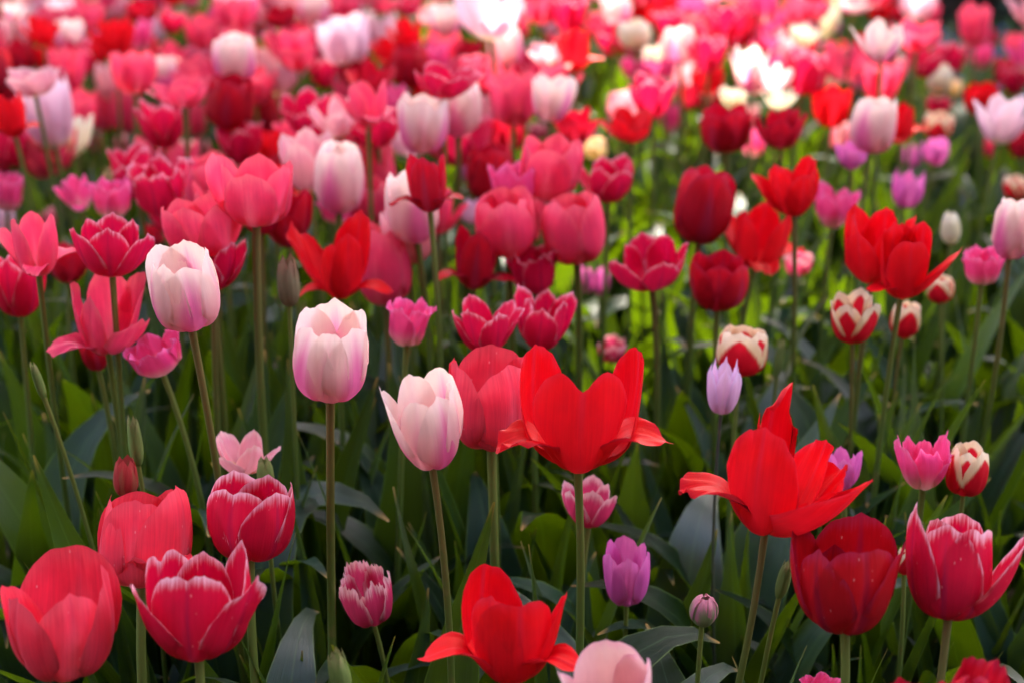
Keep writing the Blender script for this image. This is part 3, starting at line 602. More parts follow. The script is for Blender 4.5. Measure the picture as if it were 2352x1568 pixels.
# middle rows and beyond: (kind, x0, y0, x1, y1, shape)
def M(rows):
    for r in rows:
        f(r[0], B(*r[1:5]), r[5])
M([
 ('C', 5, 480, 165, 640, 'flop2'), ('V', -14, 470, 46, 562, 'egg0'), ('E', -45, 562, 98, 718, 'wide1'), ('E', 170, 495, 345, 628, 'wide2'), ('D', 108, 550, 208, 645, 'bowl0'),
 ('D', 330, 490, 398, 578, 'flop1'), ('C', 380, 472, 542, 562, 'cup1'), ('E', 400, 530, 557, 662, 'bowl2'), ('C', 820, 515, 938, 692, 'egg0'), ('P', 891, 398, 1001, 550, 'egg1'),
 ('l', 1058, 455, 1116, 512, 'point1'), ('E', 1160, 556, 1280, 670, 'crown1'), ('C', 1192, 508, 1250, 556, 'bowl1'), ('L', 1322, 612, 1362, 672, 'bud1'), ('L', 1366, 616, 1398, 676, 'bud2'),
 ('R', 1733, 365, 1870, 490, 'bowl0'), ('H', 1878, 418, 1972, 520, 'wide1'), ('L', 2053, 388, 2120, 475, 'point2'), ('R', 1950, 478, 2096, 642, 'wide2'), ('F', 1800, 578, 1864, 624, 'fringe1'),
 ('S', 2308, 404, 2366, 456, 'cup0'), ('F', 1376, 775, 1436, 826, 'fringe2'), ('F', 98, 472, 134, 522, 'wide0'),
 ('H', -24, 392, 55, 488, 'crown2'), ('H', 198, 408, 305, 495, 'crown1'), ('Y', 237, 388, 266, 425, 'bud0'), ('E', 300, 365, 432, 488, 'crown0'), ('C', 483, 360, 662, 512, 'cup2'),
 ('E', 515, 402, 650, 538, 'bowl1'), ('O', 648, 300, 762, 435, 'wide0'), ('P', 727, 330, 830, 482, 'egg2'), ('C', 812, 325, 905, 484, 'egg0'), ('H', 728, 455, 815, 502, 'crown2'),
 ('D', 905, 343, 1052, 496, 'flop0'), ('D', 1078, 340, 1180, 460, 'egg1'), ('L', 1062, 365, 1092, 430, 'cup0'), ('C', 1203, 314, 1332, 456, 'cup1'), ('E', 1330, 358, 1448, 460, 'wide2'),
 ('Y', 1343, 322, 1392, 360, 'egg0'), ('L', 1003, 345, 1038, 382, 'cup1'), ('Y', 885, 328, 912, 362, 'egg1'),
 # row at 160-340
 ('P', 920, 218, 1024, 345, 'cup1'), ('P', 1000, 183, 1100, 307, 'egg0'), ('E', 648, 205, 757, 310, 'bowl0'), ('O', 715, 220, 822, 318, 'open1'), ('E', 800, 250, 912, 335, 'wide1'),
 ('C', 775, 190, 902, 282, 'flop2'), ('D', 800, 140, 902, 224, 'open2'), ('F', 1090, 238, 1151, 288, 'fringe0'), ('C', 1132, 165, 1235, 282, 'cup0'), ('P', 1228, 174, 1320, 274, 'cup2'),
 ('C', 1243, 145, 1335, 232, 'bowl2'), ('D', 1275, 248, 1369, 333, 'bowl1'), ('D', 1118, 262, 1200, 350, 'cup2'), ('C', 1055, 284, 1128, 362, 'egg2'), ('R', 912, 285, 962, 345, 'cup0'),
 ('O', 1398, 212, 1470, 280, 'egg1'), ('E', 1448, 168, 1552, 266, 'bowl0'), ('R', 1375, 250, 1492, 325, 'open0'), ('H', 1514, 240, 1562, 305, 'cup2'), ('F', 1212, 284, 1258, 315, 'fringe1'),
 ('D', 1615, 244, 1720, 346, 'cup1'), ('D', 1740, 250, 1848, 338, 'wide0'), ('H', 1705, 300, 1758, 356, 'cup0'), ('O', 1700, 240, 1742, 300, 'egg0'), ('R', 1868, 194, 1952, 290, 'cup2'),
 ('P', 1957, 228, 2054, 346, 'egg1'), ('R', 2030, 218, 2124, 345, 'flop1'), ('S', 2125, 258, 2188, 320, 'cup1'), ('E', 2124, 220, 2188, 264, 'wide0'), ('L', 2120, 318, 2178, 378, 'cup2'),
 ('L', 2075, 328, 2116, 382, 'point0'), ('O', 1902, 284, 1954, 340, 'egg2'), ('L', 1922, 326, 1996, 388, 'bowl2'), ('V', 2243, 205, 2366, 340, 'bowl1'), ('R', 2218, 192, 2290, 262, 'cup0'),
 ('D', 2318, 300, 2372, 362, 'cup1'), ('C', 2262, 318, 2290, 360, 'egg0'),
 ('C', -2, 0, 30, 40, 'cup0'), ('R', -40, 195, 80, 328, 'flop0'), ('V', 44, 168, 160, 342, 'cup0'), ('O', 20, 160, 130, 215, 'bowl0'), ('C', 140, 208, 218, 306, 'cup1'), ('C', 205, 205, 265, 296, 'egg1'),
 ('C', 258, 205, 322, 302, 'egg2'), ('E', 313, 225, 421, 336, 'bowl2'), ('C', 410, 238, 470, 312, 'cup0'), ('D', 478, 174, 578, 294, 'egg0'), ('C', 552, 155, 632, 238, 'cup2'), ('D', 574, 212, 642, 322, 'egg1'),
 ('F', 137, 318, 170, 388, 'cup0'), ('F', 206, 300, 232, 356, 'bud1'), ('F', 266, 305, 296, 368, 'bud2'), ('F', 406, 324, 454, 380, 'fringe2'), ('F', 453, 318, 488, 376, 'cup1'),
 ('C', 258, 122, 354, 212, 'cup1'), ('O', 220, 130, 282, 242, 'wide2'), ('P', 350, 132, 413, 190, 'egg0'), ('C', 400, 158, 482, 212, 'open0'), ('C', 340, 185, 470, 238, 'bowl1'),
 ('C', 112, 112, 192, 214, 'cup2'), ('D', 8, 92, 76, 172, 'cup0'), ('P', -16, 106, 24, 184, 'egg1'),
 ('P', 493, 80, 583, 184, 'egg2'), ('R', 572, 96, 618, 150, 'open1'), ('C', 625, 68, 720, 160, 'bowl0'), ('E', 640, 196, 668, 240, 'cup0'),
 ('V', 733, 34, 842, 145, 'cup1'), ('V', 830, 28, 908, 130, 'wide1'), ('R', 892, 34, 978, 130, 'flop2'), ('D', 925, 78, 992, 136, 'open1'), ('C', 985, 72, 1052, 138, 'cup0'),
 ('D', 1050, 90, 1122, 158, 'bowl2'), ('E', 960, 145, 1106, 224, 'bowl1'), ('Y', 920, 162, 958, 220, 'egg2'), ('F', 1024, 132, 1078, 170, 'fringe0'), ('P', 1124, 62, 1196, 150, 'egg0'),
 ('D', 1168, 124, 1232, 186, 'cup2'), ('V', 1050, -20, 1192, 86, 'bowl2'), ('P', 992, 12, 1056, 80, 'cup0'), ('O', 962, 8, 1012, 62, 'wide0'),
])
M([
 ('R', 42, 34, 134, 104, 'open2'), ('P', 126, 45, 190, 112, 'cup1'), ('P', 8, 2, 72, 46, 'bowl0'), ('V', 86, -8, 166, 56, 'cup2'), ('E', -2, 50, 54, 102, 'cup1'), ('D', -12, 20, 18, 70, 'egg1'),
 ('R', 206, 42, 304, 134, 'bowl2'), ('H', 284, 42, 350, 122, 'crown1'), ('C', 160, 6, 236, 70, 'cup1'), ('O', 248, -6, 302, 38, 'egg0'), ('D', 292, 2, 356, 52, 'cup0'), ('E', 366, 14, 434, 76, 'bowl1'),
 ('C', 424, 34, 500, 116, 'cup2'), ('C', 494, -2, 576, 76, 'cup0'), ('R', 372, -14, 430, 12, 'bowl0'), ('H', 418, -18, 460, 18, 'crown0'), ('C', 574, 12, 622, 76, 'egg1'),
 ('D', 602, 16, 676, 60, 'wide1'), ('P', 690, -12, 754, 50, 'egg1'), ('C', 748, -14, 824, 44, 'cup1'), ('C', 668, 30, 730, 92, 'egg0'), ('C', 846, -12, 918, 30, 'bowl0'), ('E', 904, -8, 968, 30, 'wide2'),
 ('P', 1160, -8, 1216, 32, 'bowl0'), ('C', 1208, -6, 1284, 44, 'cup0'), ('E', 1268, -4, 1348, 70, 'crown0'), ('P', 1382, -6, 1448, 48, 'egg2'), ('R', 1438, 0, 1506, 62, 'cup1'), ('E', 1338, 26, 1398, 84, 'bowl1'),
 ('V', 1240, 34, 1284, 78, 'egg0'), ('C', 1168, 28, 1212, 92, 'cup2'), ('W', 1424, 50, 1492, 106, 'egg0'), ('E', 1368, 52, 1440, 126, 'bowl0'), ('D', 1492, -12, 1550, 34, 'cup0'),
 ('E', 1498, 22, 1572, 82, 'crown2'), ('C', 1568, 28, 1632, 94, 'cup1'), ('H', 1560, -2, 1626, 38, 'cup2'), ('E', 1626, 6, 1710, 92, 'bowl2'), ('P', 1525, 62, 1596, 142, 'egg2'),
 ('O', 1218, 90, 1304, 146, 'open1'), ('R', 1280, 74, 1378, 158, 'flop2'), ('E', 1574, 78, 1664, 172, 'bowl1'), ('F', 1434, 100, 1478, 134, 'fringe1'), ('W', 1478, 104, 1538, 150, 'bowl0'),
 ('H', 1426, 132, 1494, 184, 'wide0'), ('H', 1482, 134, 1556, 186, 'crown1'), ('R', 1590, 148, 1658, 214, 'cup0'), ('P', 1686, 104, 1766, 212, 'wide1'), ('P', 1738, 128, 1818, 232, 'open1'),
 ('S', 1602, 196, 1656, 248, 'egg1'), ('W', 1656, 198, 1716, 248, 'bowl1'), ('D', 1558, 186, 1622, 258, 'bowl2'), ('W', 1752, 198, 1828, 252, 'open0'), ('H', 1738, 24, 1798, 96, 'wide1'),
 ('C', 1802, -8, 1868, 52, 'cup0'), ('C', 1846, -14, 1910, 44, 'cup2'), ('R', 1904, -10, 1948, 34, 'egg0'), ('P', 1932, -14, 2010, 30, 'bowl0'), ('R', 1994, -4, 2050, 52, 'bowl1'),
 ('O', 1772, 40, 1806, 96, 'egg1'), ('R', 1800, 32, 1838, 84, 'egg2'), ('W', 1818, 60, 1882, 104, 'bowl2'), ('R', 1804, 74, 1872, 134, 'cup1'), ('P', 1958, 44, 2070, 140, 'open2'),
 ('V', 2070, -20, 2148, 36, 'cup1'), ('C', 2050, 44, 2158, 116, 'bowl0'), ('D', 2046, 10, 2090, 52, 'crown1'), ('C', 2112, 8, 2158, 54, 'cup0'), ('C', 2205, 8, 2274, 104, 'cup2'),
 ('D', 2258, 62, 2300, 114, 'bowl1'), ('H', 2230, 50, 2272, 104, 'egg1'), ('H', 2226, 102, 2278, 156, 'egg0'), ('E', 2082, 98, 2162, 176, 'bowl2'), ('E', 2156, 98, 2224, 168, 'crown2'),
 ('C', 2310, 72, 2366, 132, 'bowl0'), ('D', 2286, 134, 2340, 196, 'cup1'), ('E', 2298, 148, 2368, 214, 'bowl1'), ('W', 2133, 150, 2186, 212, 'egg1'), ('Y', 2176, 184, 2208, 220, 'egg2'),
 ('E', 1800, 114, 1896, 214, 'egg0'), ('R', 1906, 108, 1966, 182, 'cup2'), ('C', 1986, 140, 2076, 232, 'crown0'), ('H', 1954, 158, 1990, 210, 'cup0'), ('O', 2048, 132, 2086, 176, 'egg1'),
 ('W', 1880, 160, 1928, 202, 'egg0'), ('L', 1902, 36, 1930, 80, 'bud0'),
])

# further heads of the same kinds that stand between the ones above
er = random.Random(31); taken = [(q['box'][0], q['box'][1]) for q in FL]; n_add = 0
while n_add < 35:
    x = er.uniform(-10, 1260); y = er.uniform(110, 560)
    if min(((x - a) / 1.15) ** 2 + (y - b) ** 2 for a, b in taken) < (26 + y * .055) ** 2: continue
    k = er.choice('CCCCDEEERRHO'); w = (58 + y * .115) * er.uniform(.85, 1.1)
    f(k, (x, y, w, w * er.uniform(1.0, 1.2)), er.choice(['cup0', 'cup1', 'egg1', 'bowl1', 'bowl2', 'wide0', 'wide1', 'flop2', 'egg2']), extra=1)
    taken.append((x, y)); n_add += 1

# ------------------------------------------------------------------ fit every flower to its place in the bed
rg = random.Random(77)
def rotm(lean, rake, spin=0):
    return (Matrix.Rotation(R(lean), 3, 'Y') @ Matrix.Rotation(R(rake), 3, 'X') @ Matrix.Rotation(R(spin), 3, 'Z'))
for i, q in enumerate(FL):
    k = q['kind']; x, y, w, h = q['box']
    big = 1.18 if q['shape'].startswith('flop') else 1.13 if q.get('d') is None else 1.0
    w *= big; h *= big
    d = q.get('d')
    dirv = ray(x, y)
    if d is None:
        ds = F * REAL[k] / w
        dp = (CAM_Z - NOMZ[k]) / -dirv[2]
        d = ds ** .55 * dp ** .45
        zc = CAM_Z + dirv[2] * d
        lo, hi = .24, .60
        if zc > hi: d = (CAM_Z - hi) / -dirv[2]
        if zc < lo: d = (CAM_Z - lo) / -dirv[2]
    q['lean'] = q.get('lean', rg.uniform(-7, 7)); rake = q.get('rake', rg.uniform(-4, 6))
    spin = 0 if q['shape'].startswith('hero') else rg.uniform(0, 360) if 'flop' not in q['shape'] else rg.uniform(-25, 25)
    Rm = np.array(rotm(q['lean'], rake, spin))
    q['rot'] = rotm(q['lean'], rake, spin).to_euler()
    pts = np.concatenate([a[0] for a in shape_arrays(q['shape'], 0)])
    s = d * w / F / 0.75; sz = s
    pos = at(x, y + h * .45, d)
    for it in range(7):
        P = (pts * np.array([s, s, sz])) @ Rm.T + pos
        X, Y, D = project(P)
        bw, bh = X.max() - X.min(), Y.max() - Y.min()
        s *= (w / bw) ** .9; sz *= (h / bh) ** .9
        sz = min(max(sz, s * .74), s * (2.4 if k in 'BbK' else 1.45))
        pos = pos + (at(x, y, d) - at((X.max() + X.min()) / 2, (Y.max() + Y.min()) / 2, d))
    q.update(pos=pos, s=s, sz=sz, depth=d, axis=Rm @ np.array([0, 0, 1.0]))

BOX = np.array([[q['box'][0] - q['box'][2] / 2, q['box'][0] + q['box'][2] / 2, q['box'][1] - q['box'][3] / 2, q['box'][1] + q['box'][3] / 2, q['depth']] for q in FL])
def covers(P):
    """share of the points P that stand in front of a flower the photograph shows"""
    X, Y, D = project(P)
    mx = (BOX[:, 1] - BOX[:, 0]) * .04
    inside = (X[:, None] > BOX[:, 0] - mx) & (X[:, None] < BOX[:, 1] + mx) & (Y[:, None] > BOX[:, 2]) & (Y[:, None] < BOX[:, 3] + 3) & (D[:, None] < BOX[:, 4] + .02)
    return inside.any(1).mean() if len(P) else 0

COLOUR = dict(P='pale pink', C='coral', R='scarlet', D='dark crimson', E='pink-rimmed crimson', H='hot pink', L='violet pink', l='pale lilac', S='cream and red',
              W='cream white', V='pale lavender', O='salmon pink', F='dusty rose', Y='small yellow', B='green', b='tan', K='red', M='striped', Q='blush')
LOOK = dict(egg='closed egg-shaped', cup='upright cup-shaped', wide='flaring', bowl='rounded bowl-shaped', open='wide open', point='narrow pointed',
            crown='ruffled', fringe='fringed', bud='closed slim', flop='loose')
SHORT = dict(E='rimmed', D='dark', P='pale', H='hot pink', L='violet', S='flamed', W='cream', V='lavender', O='salmon', F='dusty', Y='yellow', l='lilac')
BANDS = [(0, 62, 'along the very top'), (62, 125, 'in the second blurred row'), (125, 200, 'in the third blurred row'), (200, 270, 'in the fourth blurred row'),
         (270, 345, 'in the fifth blurred row'), (345, 430, 'in the sixth blurred row'), (430, 520, 'just above mid height'), (520, 1600, 'at mid height')]
ORD = ['first', 'second', 'third', 'fourth', 'fifth', 'sixth', 'seventh', 'eighth', 'ninth', 'tenth', 'eleventh', 'twelfth', 'thirteenth']
def band(y):
    for a, b, t in BANDS:
        if y < b: return t
    return BANDS[-1][2]
rest = [q for q in FL if not q['label']]
buckets = {}
if any(len(q['label'].split()) > 16 for q in FL if q['label']): print([q['label'] for q in FL if q['label'] and len(q['label'].split()) > 16])
for q in rest:
    look = LOOK[q['shape'].rstrip('0123456789')]
    q['lk'] = look
    buckets.setdefault((q['kind'], band(q['box'][1])), []).append(q)
for (k, b), lst in buckets.items():
    lst.sort(key=lambda q: q['box'][0])
    for i, q in enumerate(lst):
        c = COLOUR[k]
        if len(lst) == 1: q['label'] = f"{q['lk']} {c} tulip, the only {SHORT.get(k, c)} one {b}"
        else:
            o = f'leftmost {SHORT.get(k, c)}' if i == 0 else f'rightmost {SHORT.get(k, c)}' if i == len(lst) - 1 else f'{ORD[i]} {SHORT.get(k, c)} from left'
            q['label'] = f"{q['lk']} {c} tulip, {o} one {b}"
GROUP = dict(P='pale pink tulips with magenta flames', C='coral tulips', R='scarlet tulips', D='dark crimson tulips', E='crimson tulips with pale rims', H='hot pink tulips',
             L='violet and lilac tulips', l='violet and lilac tulips', S='cream tulips with red flames', W='cream tulips', V='pale lavender tulips', O='salmon tulips', F='dusty rose tulips',
             Y='small yellow tulips', B='unopened tulip buds', b='unopened tulip buds', K='unopened tulip buds', M='unopened tulip buds', Q='coral tulips')

def spotted(k):
    nm = 'spotted_' + k
    if nm not in MAT:
        kw = dict(C=dict(body=(0.84, 0.020, 0.055), base=(0.66, 0.20, 0.20), base_h=(0.0, 0.28), edge=(0.80, 0.08, 0.11), edge_amt=0.45, flame=(0.84, 0.15, 0.22), flame_w=0.30, flame_top=.85, flame_all=True,
                         flame_amt=0.7, flame_soft=0.35, vary=0.24, bruise=(0.36, 0.01, 0.05), bruise_amt=0.25),
                  D=dict(body=(0.46, 0.0015, 0.006), base=(0.62, 0.40, 0.28), base_h=(0.0, 0.10), flame=(0.24, 0.004, 0.035), flame_w=0.14, flame_amt=0.75, flame_all=True, vary=0.2,
                         edge=(0.42, 0.015, 0.06), edge_w=(.8, 1.1), bruise=(0.12, 0.004, 0.03), bruise_amt=0.45),
                  E=dict(body=(0.62, 0.0015, 0.034), base=(0.75, 0.35, 0.42), base_h=(0.0, 0.13), edge=(0.88, 0.50, 0.62), edge_w=(0.85, 1.07), edge_amt=0.95,
                         flame=(0.30, 0.004, 0.05), flame_w=0.07, flame_top=1.0, flame_amt=0.75, flame_all=True, flame_soft=0.07, vary=0.18))[k]
        MAT[nm] = petal_mat('petal_rain_' + k, specks=0.42, waxy=.26 if k == 'C' else .045, **kw)
    return MAT[nm]

STEMS = dict(b=STEM_BROWN, g=STEM_GREEN, d=STEM_DARK)
LEAF_NO = {}
for q in sorted(FL, key=lambda q: q['depth']):
    k = q['kind']; pos = q['pos']; ax = q['axis']
    closed = k in 'BbKM'
    name = 'tulip_bud' if closed else 'tulip'
    gx = q.get('gx', rg.uniform(-.025, .025)); gy = rg.uniform(-.03, .03)
    root = empty(name, (pos[0] + gx, pos[1] + gy, 0))
    tag(root, q['label'], 'flower bud' if closed else 'tulip', GROUP[k])
    rl0 = np.array(root.location)
    mk = q.get('mat', k)
    mat = spotted(k) if q.get('spots') else MAT[mk]
    near = 2 if q['depth'] < 1.16 and q['box'][2] > 90 else 1
    if q['depth'] < 1.9 or q['box'][2] > 110:
        n = len(SHAPES[q['shape']])
        for i in range(n):
            o = put('petal', petal_mesh(q['shape'], i, near), mat, root)
            o.location = pos - rl0; o.rotation_euler = q['rot']; o.scale = (q['s'], q['s'], q['sz'])
    else:
        o = put('bloom', bloom_mesh(q['shape']), mat, root)
        o.location = pos - rl0; o.rotation_euler = q['rot']; o.scale = (q['s'], q['s'], q['sz'])
    r = .0033 * (0.75 if closed or k in 'lLFSY' else 1.0) * min(1.15, max(.8, q['s'] / .075))
    if k == 'l': r *= .7
    tip = pos + ax * .004 - rl0
    me = stem_mesh((0, 0, 0), tip, ax, r, (rg.uniform(-.012, .012), rg.uniform(-.01, .01)))
    put('stem', me, STEMS[q.get('stem') or rg.choice('gggb')], root)
    # leaves
    H = pos[2]
    nl = 3
    base = rg.uniform(0, 360)
    for j in range(nl):
        for tr in range(9):
            li = rg.randrange(16)
            az = R(base + j * 360 / nl + rg.uniform(-30, 30) + tr * 37)
            L = min(H * rg.uniform(.62, .98), .36) * (1 - .05 * tr)
            c, s_ = math.cos(az), math.sin(az)
            P = LEAVES[li][0] * L
            P = np.stack([P[:, 0] * c - P[:, 1] * s_, P[:, 0] * s_ + P[:, 1] * c, P[:, 2]], -1) + rl0 + np.array([0, 0, -.003 + .012 * j])
            if covers(P) < 0.03: break
        else:
            continue
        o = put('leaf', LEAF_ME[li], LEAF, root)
        o.scale = (L * rg.uniform(.95, 1.35), L, L); o.rotation_euler = (0, 0, az); o.location = (0, 0, -.003 + .012 * j)

# ------------------------------------------------------------------ leaves that fill the bed between the flowers
def bed_half(y): return 0.16 + y * 0.44
fr = random.Random(9)
Vs, Fs, U1, n = [], [], [], 0
cnt = 0
for tr in range(6500):
    y = 0.62 + (3.5 - 0.62) * fr.random() ** 0.9
    x = fr.uniform(-bed_half(y), bed_half(y))
    li = fr.randrange(16)
    L = fr.uniform(.15, .33)
    if y < 1.0: L = min(L, fr.uniform(.12, .24))
    az = fr.uniform(0, 6.283); c, s_ = math.cos(az), math.sin(az)
    A, Fc, uv = LEAVES[li]
    P = A * np.array([L * fr.uniform(.9, 1.35), L, L])
    P = np.stack([P[:, 0] * c - P[:, 1] * s_, P[:, 0] * s_ + P[:, 1] * c, P[:, 2]], -1) + np.array([x, y, -.004])
    if covers(P) > 0.02: continue
    Vs.append(P); Fs.append(Fc + n); U1.append(uv); n += len(P); cnt += 1
    if cnt > 2300: break
print('filler leaves', cnt)
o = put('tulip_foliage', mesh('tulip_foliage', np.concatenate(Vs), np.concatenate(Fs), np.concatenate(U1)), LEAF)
tag(o, 'dense mass of grey green tulip leaves between the stems', 'foliage', kind='stuff')

# the rest of the bed running away beyond the rows one can count
def far_mass():
    Vs, Fs, U1, U2, mi, n = [], [], [], [], [], 0
    kinds = 'CCCCCRDEEEPPOOVVHHHHW'
    names = ['cup0', 'cup1', 'egg0', 'egg2', 'bowl0', 'bowl1', 'wide0', 'open1']
    me_m = sorted(set(kinds))
    ctr = 0
    for tr in range(3000):
        y = 1.75 + 3.9 * fr.random() ** 1.1; x = fr.uniform(-bed_half(y) - .1, bed_half(y) + .1)
        if (y > 3.9 and x > .28 * y - .35) or (y > 2.5 and x > .255 * y) or (y < 2.3 and x > 0): continue
        z = fr.uniform(.36, .50); p = np.array([x, y, z])
        if covers(p[None] + np.array([[-.03, 0, .03], [.03, 0, .03], [0, 0, .06], [0, 0, 0]])) > 0.3: continue
        k = fr.choice(kinds); nm = fr.choice(names); s = fr.uniform(.07, .09)
        for V, Fc, a, b in [petal_arrays(**{**d, 'nv': 7, 'nt': 7}) for d in SHAPES[nm]]:
            Vs.append(V * np.array([s, s, s]) + p); Fs.append(Fc + n); U1.append(a); U2.append(b); n += len(V)
            mi += [me_m.index(k)] * len(Fc)
        ctr += 1
        if ctr > 680: break
    me = mesh('distant_tulips', np.concatenate(Vs), np.concatenate(Fs), np.concatenate(U1), np.concatenate(U2))
    for k in me_m: me.materials.append(MAT[k])
    me.polygons.foreach_set('material_index', mi)
    o = bpy.data.objects.new('distant_tulips', me); COL.objects.link(o)
    tag(o, 'blurred mass of mixed red and pink tulips at the far end of the bed', 'tulips', kind='stuff')
far_mass()
Vs, Fs, U1, n = [], [], [], 0
for i in range(1500):
    y = 3.3 + 2.5 * fr.random(); x = fr.uniform(-bed_half(y) - .1, bed_half(y) + .1)
    if x > .26 * y: continue
    li = fr.randrange(16); L = fr.uniform(.22, .36); az = fr.uniform(0, 6.283); c, s_ = math.cos(az), math.sin(az)
    A, Fc, uv = LEAVES[li]; P = A * L * np.array([1.4, 1, 1])
    Vs.append(np.stack([P[:, 0] * c - P[:, 1] * s_, P[:, 0] * s_ + P[:, 1] * c, P[:, 2]], -1) + np.array([x, y, 0])); Fs.append(Fc + n); U1.append(uv); n += len(P)
tag(put('distant_foliage', mesh('distant_foliage', np.concatenate(Vs), np.concatenate(Fs), np.concatenate(U1)), LEAF), 'blurred green leaves under the farthest tulips', 'foliage', kind='stuff')

# ------------------------------------------------------------------ ground
def ground():
    xs = np.concatenate([[-150, -40, -10, -4], np.linspace(-2, 2, 70), [4, 10, 40, 150]])
    ys = np.concatenate([[-60, -10, -2], np.linspace(0, 5, 90), [7, 12, 40, 150, 300]])
    V = []
    g = np.random.RandomState(2)
    for yy in ys:
        for xx in xs:
            inn = abs(xx) < 2.05 and -0.1 < yy < 5.1
            V.append((xx, yy, -.012 + (.016 * math.sin(xx * 17 + yy * 3) * math.sin(yy * 21) * .5 + g.uniform(-.006, .006) if inn else 0)))
    nx = len(xs)
    Fc = [(i * nx + j, i * nx + j + 1, (i + 1) * nx + j + 1, (i + 1) * nx + j) for i in range(len(ys) - 1) for j in range(nx - 1)]
    return mesh('ground', V, Fc)
tag(put('ground', ground(), SOIL), 'dark brown garden soil under the tulips', 'soil', kind='structure')
# bark chips on the soil
Vs, Fs, n = [], [], 0
for i in range(2600):
    y = fr.uniform(.9, 3.2); x = fr.uniform(-bed_half(y), bed_half(y))
    a = fr.uniform(0, 6.28); l, w, t = fr.uniform(.006, .020), fr.uniform(.004, .009), fr.uniform(.001, .003)
    M3 = np.array(Euler((fr.uniform(-.5, .5), fr.uniform(-.5, .5), a)).to_matrix())
    c = np.array([[sx * l * (1 + .3 * fr.random()), sy * w, sz_ * t] for sz_ in (-1, 1) for sx, sy in ((-1, -1), (1, -.6), (.8, 1), (-.9, .7))]) @ M3.T + np.array([x, y, .004])
    Vs.append(c); Fs += [(n, n + 3, n + 2, n + 1), (n + 4, n + 5, n + 6, n + 7)] + [(n + j, n + (j + 1) % 4, n + 4 + (j + 1) % 4, n + 4 + j) for j in range(4)]; n += 8
me = mesh('bark_mulch', np.concatenate(Vs), Fs); me.polygons.foreach_set('use_smooth', [False] * len(me.polygons))
tag(put('bark_mulch', me, CHIP), 'reddish brown bark chips strewn on the soil', 'mulch', kind='stuff')

# ------------------------------------------------------------------ blue flower carpet beyond the bed, top right
def blue_carpet():
    Vs, Fs, n = [], [], 0; Vg, Fg, m = [], [], 0
    g = random.Random(4)
    for i in range(640):
        y = g.uniform(3.6, 4.7); x = g.uniform(.24, .6) * y
        h = g.uniform(.10, .16)
        for b in range(26):
            t = b / 26; a = b * 2.4; rr = .012 * (1 - .6 * t)
            c = np.array([x + rr * math.cos(a), y + rr * math.sin(a), h * (.55 + .45 * t)])
            s = .0055
            Vs += [c + np.array(v) * s for v in ((1, 0, 0), (-1, 0, 0), (0, 1, 0), (0, -1, 0), (0, 0, 1.2), (0, 0, -1.2))]
            Fs += [(n + p, n + q_, n + r_) for p, q_, r_ in ((0, 2, 4), (2, 1, 4), (1, 3, 4), (3, 0, 4), (2, 0, 5), (1, 2, 5), (3, 1, 5), (0, 3, 5))]; n += 6
        for b in range(5):
            a = g.uniform(0, 6.28); l = g.uniform(.12, .2); w = .004; ca, sa = math.cos(a), math.sin(a)
            pts = [(0, 0), (.35, .7), (.9, .95)]
            for (u, zz) in pts:
                for s in (-1, 1): Vg.append((x + ca * u * l * .6 - sa * s * w, y + sa * u * l * .6 + ca * s * w, zz * l))
            Fg += [(m, m + 1, m + 3, m + 2), (m + 2, m + 3, m + 5, m + 4)]; m += 6
    return mesh('a', Vs, Fs), mesh('b', Vg, Fg)
a, b = blue_carpet()
root = tag(empty('grape_hyacinths', (0, 0, 0)), 'carpet of violet blue grape hyacinths beyond the tulips at the top right', 'flowers', kind='stuff')
x1 = put('florets', a, BLUE, root); x2 = put('grassy_leaves', b, SPIKE, root)
tag(x1, kind='stuff'); tag(x2, kind='stuff')

# ------------------------------------------------------------------ dark hedge beyond, and the tree whose crown shades the bed
def leaf_cloud(pts, size, g, name):
    V, Fc, n = [], [], 0
    for c in pts:
        M3 = np.array(Euler((g.uniform(0, 6.28), g.uniform(-1, 1), g.uniform(0, 6.28))).to_matrix())
        s = size * g.uniform(.6, 1.3)
        q = np.array([(-1, 0, 0), (-.35, -.45, .1), (.45, -.4, .1), (1, 0, -.1), (.4, .42, .1), (-.4, .42, .1)]) * s
        V.append(q @ M3.T + np.array(c)); Fc.append((n, n + 1, n + 2, n + 3, n + 4, n + 5)); n += 6
    return mesh(name, np.concatenate(V), Fc)
g = random.Random(21)
hedge = tag(empty('hedge', (6.35, 5.35, 0)), 'dark clipped hedge in deep shade behind the flower bed', 'hedge')
pts = []
for i in range(9000):
    x = g.uniform(-5, 6); z = g.uniform(0, 1.6); y = g.uniform(-.5, .5) * (1 - .3 * (z / 1.6) ** 2) + .08 * math.sin(x * 3 + z * 5)
    pts.append((x, y, z))
put('foliage', leaf_cloud(pts, .055, g, 'foliage'), HEDGE, hedge)
core = []
bpy_core = mesh('branches', [(-5, -.3, 0), (6, -.3, 0), (6, .3, 0), (-5, .3, 0), (-5, -.2, 1.4), (6, -.2, 1.4), (6, .2, 1.4), (-5, .2, 1.4)],
                [(0, 3, 2, 1), (4, 5, 6, 7), (0, 1, 5, 4), (1, 2, 6, 5), (2, 3, 7, 6), (3, 0, 4, 7)])
put('branches', bpy_core, BARK, hedge)

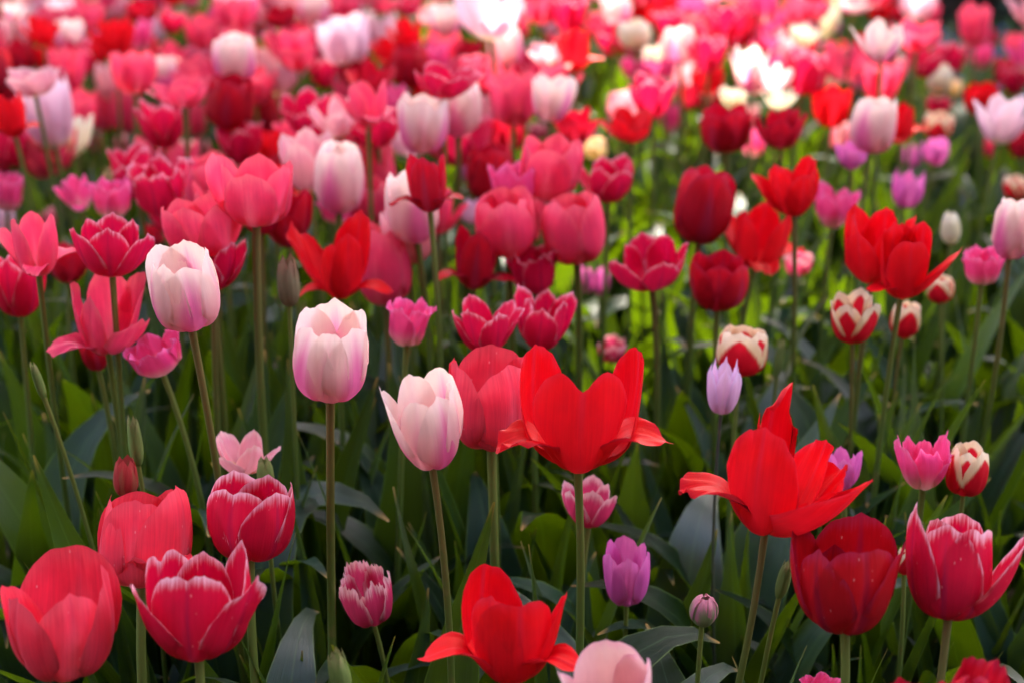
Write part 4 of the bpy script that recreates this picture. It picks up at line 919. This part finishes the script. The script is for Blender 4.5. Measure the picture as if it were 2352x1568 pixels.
# unseen leafy screen added behind the camera so shade light comes from above
tall = tag(empty('added_light_screen', (0, -2.6, 0)), 'unseen leafy screen added on the near side to block front light', 'hedge')
pts = []
for i in range(9000):
    z = g.uniform(0, 4.2); pts.append((g.uniform(-6, 6), g.uniform(.25, .6) + .1 * math.sin(z * 4), z))
put('foliage', leaf_cloud(pts, .09, g, 'foliage'), HEDGE, tall)
put('branches', mesh('branches', [(-6, -.3, 0), (6, -.3, 0), (6, .3, 0), (-6, .3, 0), (-6, -.2, 4.1), (6, -.2, 4.1), (6, .2, 4.1), (-6, .2, 4.1)],
                [(0, 3, 2, 1), (4, 5, 6, 7), (0, 1, 5, 4), (1, 2, 6, 5), (2, 3, 7, 6), (3, 0, 4, 7)]), BARK, tall)

# sun patches: spots of the bed (grid pixels, bloom height) that the gap in the crown leaves open
GAPS = [(1400, 60, .50, .45, 1.0), (1600, 350, .40, .24, 1.0), (1480, 170, .46, .36, 1.0), (1780, 130, .36, .30, .9), (1000, -80, .6, .5, .6), (500, -60, 1.0, .6, .18), (300, 200, .5, .4, .08), (1280, 440, .12, .06, .6), (2080, 330, .12, .10, .5)]
gap_w = []
for px, py, rx, ry, pr in GAPS:
    dv = ray(px, py); P = np.array([0, 0, CAM_Z]) + dv * ((CAM_Z - .38) / -dv[2]); gap_w.append((P[0], P[1], rx, ry, pr))
print('gaps', [(round(a, 2), round(b, 2)) for a, b, *_ in gap_w])
tree = tag(empty('shade_tree', (2.2, 6.2, 0)), 'broad leafy tree standing behind the bed and shading it', 'tree')
sd = np.array(SUN_DIR)
pts = []
for i in range(36000):
    z = g.uniform(3.2, 5.6)
    t = (z - .38) / sd[2]
    gx = g.uniform(-2.6, 3.4); gy = g.uniform(-.9, 6.8) if i % 3 else g.uniform(-.6, 1.6)     # where this leaf's shadow falls at bloom height
    nz = math.sin(gx * 6.1 + 1) * math.sin(gy * 5.3 + 2) + .6 * math.sin(gx * 13 + gy * 9)
    skip = False
    for cx, cy, rx, ry, pr in gap_w:
        e = ((gx - cx) / rx) ** 2 + ((gy - cy) / ry) ** 2 + .35 * nz
        if e < 1 and g.random() < pr: skip = True
    if skip: continue
    pts.append((gx + sd[0] * t - 2.2, gy + sd[1] * t - 6.2, z))
CROWN = simple_mat('crown_leaf', (0.03, 0.07, 0.015), (0.06, 0.12, 0.03), 3.0, 0.5)
put('crown', leaf_cloud(pts, .075, g, 'crown'), CROWN, tree)
def trunk():
    V, Fc, n = [], [], 0
    def limb(p0, p1, r0, r1, seg=7, ring=10):
        nonlocal n
        p0, p1 = np.array(p0, float), np.array(p1, float)
        for i in range(seg + 1):
            t = i / seg; p = p0 + (p1 - p0) * t + np.array([.06 * math.sin(t * 6), .05 * math.sin(t * 5 + 1), 0]) * t * (1 - t) * 3
            tg = (p1 - p0) / np.linalg.norm(p1 - p0); a = np.cross(tg, [.3, 1, .1]); a /= np.linalg.norm(a); b = np.cross(tg, a)
            for j in range(ring):
                f_ = 6.28318 * j / ring; V.append(p + (r0 + (r1 - r0) * t) * (math.cos(f_) * a + math.sin(f_) * b))
        for i in range(seg):
            for j in range(ring):
                k = (j + 1) % ring; Fc.append((n + i * ring + j, n + i * ring + k, n + (i + 1) * ring + k, n + (i + 1) * ring + j))
        n += (seg + 1) * ring
    limb((0, 0, -.1), (0, 0, 2.8), .22, .15)
    for ex, ey, ez in ((-1.6, .4, 4.6), (-2.6, -1.2, 4.4), (.8, -.8, 4.8), (.4, 1.4, 5.0), (-1.0, -2.2, 4.2), (1.2, .9, 4.6)):
        limb((0, 0, 2.6), (ex, ey, ez), .10, .025)
    return mesh('trunk', V, Fc)
put('trunk', trunk(), BARK, tree)
print('flowers', len(FL))
